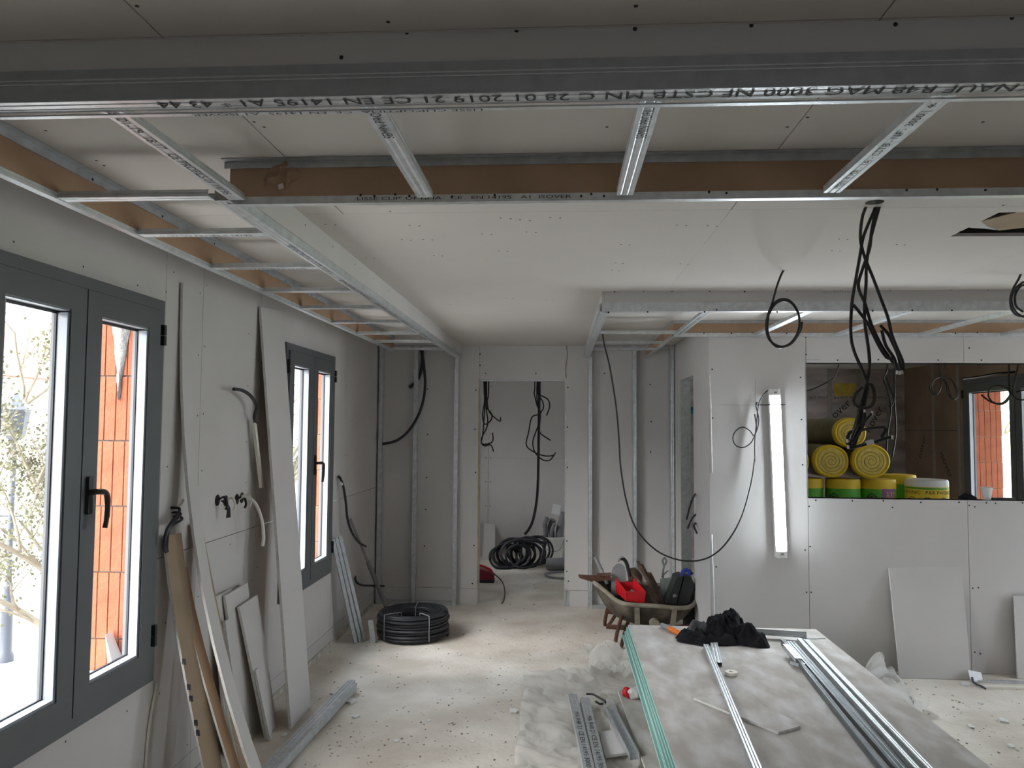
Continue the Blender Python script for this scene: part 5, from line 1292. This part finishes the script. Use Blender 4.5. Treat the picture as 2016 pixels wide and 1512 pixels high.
for k, a in enumerate((va - .75, va + .0, va + .75)):
    q = [Vector(on_cyl(a + .20 * math.cos(w), zt - .155 + .026 * math.sin(w))) for w in [2 * math.pi * i / 16 for i in range(17)]]
    MB().tube(q, 0.003, 4).build('printed_symbol', 'ink', t)
    q = [Vector(on_cyl(a + .09 * u, zt - .158 + .016 * v)) for u, v in ((-1, -1), (0, 1), (1, -1), (-1, -1))]
    MB().tube(q, 0.003, 4).build('printed_symbol', 'film_white', t)
# cables in the kitchen
KY = 7.4
def kc(name, label, lst, r=0.006):
    p = lst[0][0]; t = thing(name, label, 'cables', AY(p[0], p[1], p[2]))
    for l in lst: MB().tube(spline(pxY(l), 5), r, 6).build('cable', 'cable_black', t)
    return t
kc('hanging_cables', 'twin coiled cables hanging in the kitchen left of its window', [
    [(1847, 690, KY), (1848, 720, KY), (1852, 740, KY), (1842, 745, KY), (1832, 758, KY), (1832, 770, KY), (1840, 778, KY), (1850, 770, KY), (1853, 755, KY), (1850, 740, KY)],
    [(1862, 690, KY), (1860, 725, KY), (1854, 742, KY), (1862, 755, KY), (1866, 775, KY), (1876, 787, KY), (1884, 780, KY), (1880, 760, KY), (1870, 745, KY), (1856, 742, KY)],
    [(1857, 742, KY + .02), (1866, 760, KY + .02), (1872, 782, KY + .02), (1882, 784, KY + .02), (1886, 775, KY + .02), (1876, 752, KY + .02), (1862, 742, KY + .02)],
    [(1852, 742, KY - .02), (1840, 748, KY - .02), (1834, 764, KY - .02), (1844, 777, KY - .02), (1852, 764, KY - .02)]])
KZ = 6.6
kc('hanging_cables', 'coiled cable loops hanging in front of the kitchen window', [
    [(1986, 690, KZ), (1986, 735, KZ), (1987, 765, KZ), (1990, 778, KZ), (1980, 792, KZ), (1966, 796, KZ), (1952, 790, KZ), (1946, 776, KZ), (1952, 763, KZ), (1968, 759, KZ), (1984, 766, KZ), (1990, 778, KZ)],
    [(2010, 690, KZ), (2004, 720, KZ), (1998, 750, KZ), (1994, 775, KZ), (2004, 786, KZ), (2020, 786, KZ), (2030, 775, KZ), (2018, 768, KZ), (2000, 772, KZ)],
    [(1990, 776, KZ - .02), (1975, 793, KZ - .02), (1955, 793, KZ - .02), (1940, 784, KZ - .02), (1932, 777, KZ - .02)]], 0.007)
kc('hanging_cables', 'cable and connectors hanging behind the yellow insulation rolls', [
    [(1750, 690, KY), (1746, 730, KY), (1740, 745, KY), (1746, 765, KY), (1752, 785, KY), (1754, 810, KY), (1748, 850, KY), (1744, 900, KY)],
    [(1762, 690, KY), (1761, 740, KY), (1762, 800, KY), (1764, 850, KY), (1757, 900, KY)],
    [(1744, 740, KY), (1752, 762, KY), (1760, 785, KY), (1756, 798, KY), (1750, 800, KY)]], 0.008)
kc('hanging_cables', 'thin cable drooping across the dark membrane in the kitchen', [
    [(1652, 690, KY), (1650, 725, KY), (1640, 745, KY), (1620, 757, KY), (1600, 766, KY), (1580, 772, KY)]], 0.006)
kc('hanging_cables', 'thick cable crossing above the kitchen window', [
    [(1895, 746, KY), (1925, 742, KY), (1960, 736, KY), (1990, 733, KY), (2030, 728, KY)]], 0.012)
t = thing('drinking_cup', 'white plastic cup standing on the half wall by the kitchen window', 'cup', AY(1943, 983, YW + .05))
cb = AY(1943, 983, YW + .05); cb.z = PASS[2]
MB().lathe([(0.024, 0.0), (0.036, 0.082), (0.038, 0.084), (0.034, 0.082), (0.022, 0.004)], cb, n=18).build('cup_body', 'cup', t)
p = AY(1976, 982, YW + .04); p.z = PASS[2]
tag(MB().box(p.x - .075, p.x + .075, p.y - .01, p.y + .02, p.z, p.z + .016).build('dark_bar', 'tool_black'), 'dark flat bar lying on the half wall beside the cup', 'bar')
p = AY(1904, 980, YW + .30)
t = blob(p + Vector((0, 0, -.025)), .062, .06, .05, 4.4)
tag(MB().tube([(p.x, p.y, 0.0), (p.x, p.y, p.z - .03)], .018, 8).add(t.v, t.f).build('broom', 'jacket'), 'dark bristly broom head standing upside down behind the half wall', 'broom')

# ================================================================ OUTSIDE
GZ = -0.9
ground = struct(MB().box(-60, XL - 0.2, -40, 90, GZ - 0.2, GZ).build('ground', 'gravel'))
struct(MB().box(XR + .36, 90, -40, 5.3, -0.65, -0.45).box(XK + .36, 90, 5.3, 7.0, -0.65, -0.45).build('ground_yard', 'gravel'))
lawn = struct(MB().add([(XK + .36, 7, -.45), (90, 7, 0.3), (90, 90, 1.2), (XK + .36, 90, 0.6)], [(0, 1, 2, 3)]).build('ground_lawn', 'lawn'))
def branchy(m, p, d, L, r, depth, rg, mt=None):
    n_ = 4; pts = [p]
    for i in range(n_):
        d = (d + Vector((rg.uniform(-.22, .22), rg.uniform(-.22, .22), rg.uniform(-.05, .16)))).normalized()
        pts.append(pts[-1] + d * L / n_)
    m.tube(pts, [r * (1 - .5 * i / n_) for i in range(n_ + 1)], 5 if depth > 1 else 4, caps=False)
    if depth:
        for k in range(3 if depth > 1 else 4):
            i = rg.randint(1, n_)
            a = rg.uniform(0, 6.28); side = Vector((math.cos(a), math.sin(a), rg.uniform(.2, .9))).normalized()
            branchy(m, pts[i], (d * .55 + side * .75).normalized(), L * rg.uniform(.5, .72), r * .42, depth - 1, rg)
    return pts
def tree(label, x, y, h, seed, leaves=0, depth=4, gz=GZ):
    rg = random.Random(seed); t = thing('bare_tree', label, 'tree', (x, y, gz), 'bare trees outside')
    m = MB(); tp = branchy(m, Vector((x, y, gz)), Vector((rg.uniform(-.1, .1), rg.uniform(-.1, .1), 1)), h * .5, h * .028, 0, rg)
    m.build('trunk', 'bark', t)
    b = MB()
    for k in range(7):
        q = tp[rg.randint(1, 4)]; a = rg.uniform(0, 6.28)
        branchy(b, q, Vector((math.cos(a) * .8, math.sin(a) * .8, rg.uniform(.5, 1.4))).normalized(), h * rg.uniform(.22, .38), h * .012, depth - 1, rg)
    stuff(b.build('branches', 'twig', t))
    if leaves:
        l = MB(); src = [v for v in b.v]
        for k in range(leaves):
            c = src[rg.randrange(len(src))] + Vector((rg.uniform(-.12, .12), rg.uniform(-.12, .12), rg.uniform(-.12, .12)))
            s = rg.uniform(.010, .026); u = Vector((rg.uniform(-1, 1), rg.uniform(-1, 1), rg.uniform(-1, 1))).normalized(); v = u.orthogonal().normalized()
            l.add([c - u * s, c + v * s * .6, c + u * s, c - v * s * .6], [(0, 1, 2, 3)])
        stuff(l.build('ivy_leaves', 'leaf', t))
    return t
tree('bare ivy-covered tree seen through the nearest window', -5.0, 7.3, 3.4, 5, 7000, 5)
tree('slim bare tree at the left edge of the nearest window', -6.8, 8.2, 4.2, 8, 500)
tree('ivy-covered tree seen through the far window', -5.2, 13.8, 4.6, 21, 3200)
tree('bare tree beside the brick reveal in the far window', -6.6, 18.5, 5.0, 31, 1200)
for i, (x, y) in enumerate(((16.0, 30.0), (19.5, 36.0))):
    tree(('nearer', 'farther')[i] + ' bare tree on the lawn seen through the kitchen window', x, y, 6.5, 40 + i, 0, gz=.2)
lp = AZ(10, 1302, GZ)
t = thing('street_lamp', 'old black cast iron street lamp post outside the nearest window', 'street lamp', (lp.x, lp.y, GZ))
MB().lathe([(.08, 0), (.08, .06), (.06, .10), (.055, .5), (.07, .53), (.045, .58), (.035, .75), (.05, .78), (.03, .84), (.025, 2.0), (.05, 2.03), (.03, 2.08), (.03, 2.3)], (lp.x, lp.y, GZ), n=14).build('post', 'iron', t)
MB().lathe([(.03, 2.3), (.10, 2.36), (.14, 2.62), (.15, 2.64), (.02, 2.82)], (lp.x, lp.y, GZ), n=6).build('lantern', 'iron', t)
MB().tube([(lp.x - .22, lp.y, GZ + 1.52), (lp.x + .22, lp.y, GZ + 1.52)], .018, 6).build('ladder_bar', 'iron', t)
t = thing('house', 'pale neighbouring house with a red shutter beyond the trees', 'house', (-14.5, 17, GZ))
MB().box(-19, -12, 14.0, 24, GZ, 2.6).build('walls', 'house_wall', t)
MB().prism([(-19.4, 13.6, 2.6), (-11.6, 13.6, 2.6), (-15.5, 13.6, 4.4)], (0, 10.8, 0)).build('roof', 'roof_tile', t)
q = AY(5, 1110, 13.97)
MB().box(q.x - .35, q.x + .12, 13.94, 14.0, q.z - .45, q.z + .55).build('shutter', 'shutter_red', t)
t = thing('stone_wall', 'low pale garden wall behind the trees outside', 'wall', (-9, 12, GZ))
MB().box(-9.2, -8.9, 6.0, 40.0, GZ, GZ + 1.1).build('wall_body', 'house_wall', t)
MB().box(-9.25, -8.85, 6.0, 40.0, GZ + 1.1, GZ + 1.18).build('coping', 'mortar', t)

# ================================================================ DEBRIS ON THE FLOOR
rg = random.Random(99)
def chip(p, s, seed, h=.35):
    k = rg.randint(5, 7); q = []
    for i in range(k):
        a = 2 * math.pi * i / k + rg.uniform(-.2, .2); q.append(Vector((p.x + s * math.cos(a) * rg.uniform(.6, 1.2), p.y + s * 1.3 * math.sin(a) * rg.uniform(.6, 1.2), p.z + .0005)))
    return MB().prism(q, (0, 0, s * h))
for px_, py_, s in ( (1990, 1470, .02), (1930, 1385, .018), (905, 1290, .014), (870, 1310, .012), (980, 1180, .014), (1050, 1120, .016), (960, 1126, .014), (780, 1460, .016), (845, 1420, .014), (930, 1460, .012), (1900, 1490, .02), (1650, 1300, .016)):
    tag(chip(AZ(px_, py_, 0), s, px_).build('plaster_chip', 'plaster_core'), 'small white plaster crumb lying on the dusty floor', 'plaster chip', 'plaster crumbs on the floor')
for px_, py_, s, lab in ((1012, 1402, .032, 'squarish white plaster scrap on the floor left of the plastic sheet'), (992, 1220, .02, 'white chip on the floor in front of the doorway'),
        (660, 1365, .03, 'white plaster scrap beside the far end of the floor studs'), (692, 1383, .035, 'thin white flake lying right of the floor studs'),
        (700, 1412, .022, 'round white plaster chip on the open floor right of the floor studs'), (575, 1482, .03, 'white flake lying between the bowed strip and the floor studs'),
        (560, 1448, .018, 'small plaster lump at the foot of the tall leaning strip'), (1780, 1345, .025, 'plaster lump in front of the board leaning on the half wall'),
        (1912, 1432, .022, 'pale chip in the middle of the rubble right of the stack'), (1975, 1420, .03, 'largest pale flake in the rubble at the right edge')):
    tag(chip(AZ(px_, py_, 0), s, px_).build('plaster_chip', 'plaster_core'), lab, 'plaster chip', 'plaster scraps on the floor')
fine, dark = MB(), MB()
for k in range(1400):
    px_, py_ = rg.uniform(600, 2016), rg.uniform(1110, 1512) if k % 3 else rg.uniform(1200, 1512)
    p = AZ(px_, py_, 0)
    if p.y > 9.5 or p.x < XL + .05 or (p.y > YB - .1 and not (DOOR[0] < p.x < DOOR[1])) or (p.x > XC and p.y > YW - .03): continue
    (dark if rg.random() < .45 else fine).add(*(lambda c: (c.v, c.f))(chip(p, rg.uniform(.002, .007), k, .5)))
stuff(fine.build('fine_rubble', 'rubble', floor)); stuff(dark.build('dark_crumbs', 'dark_rubble', floor))
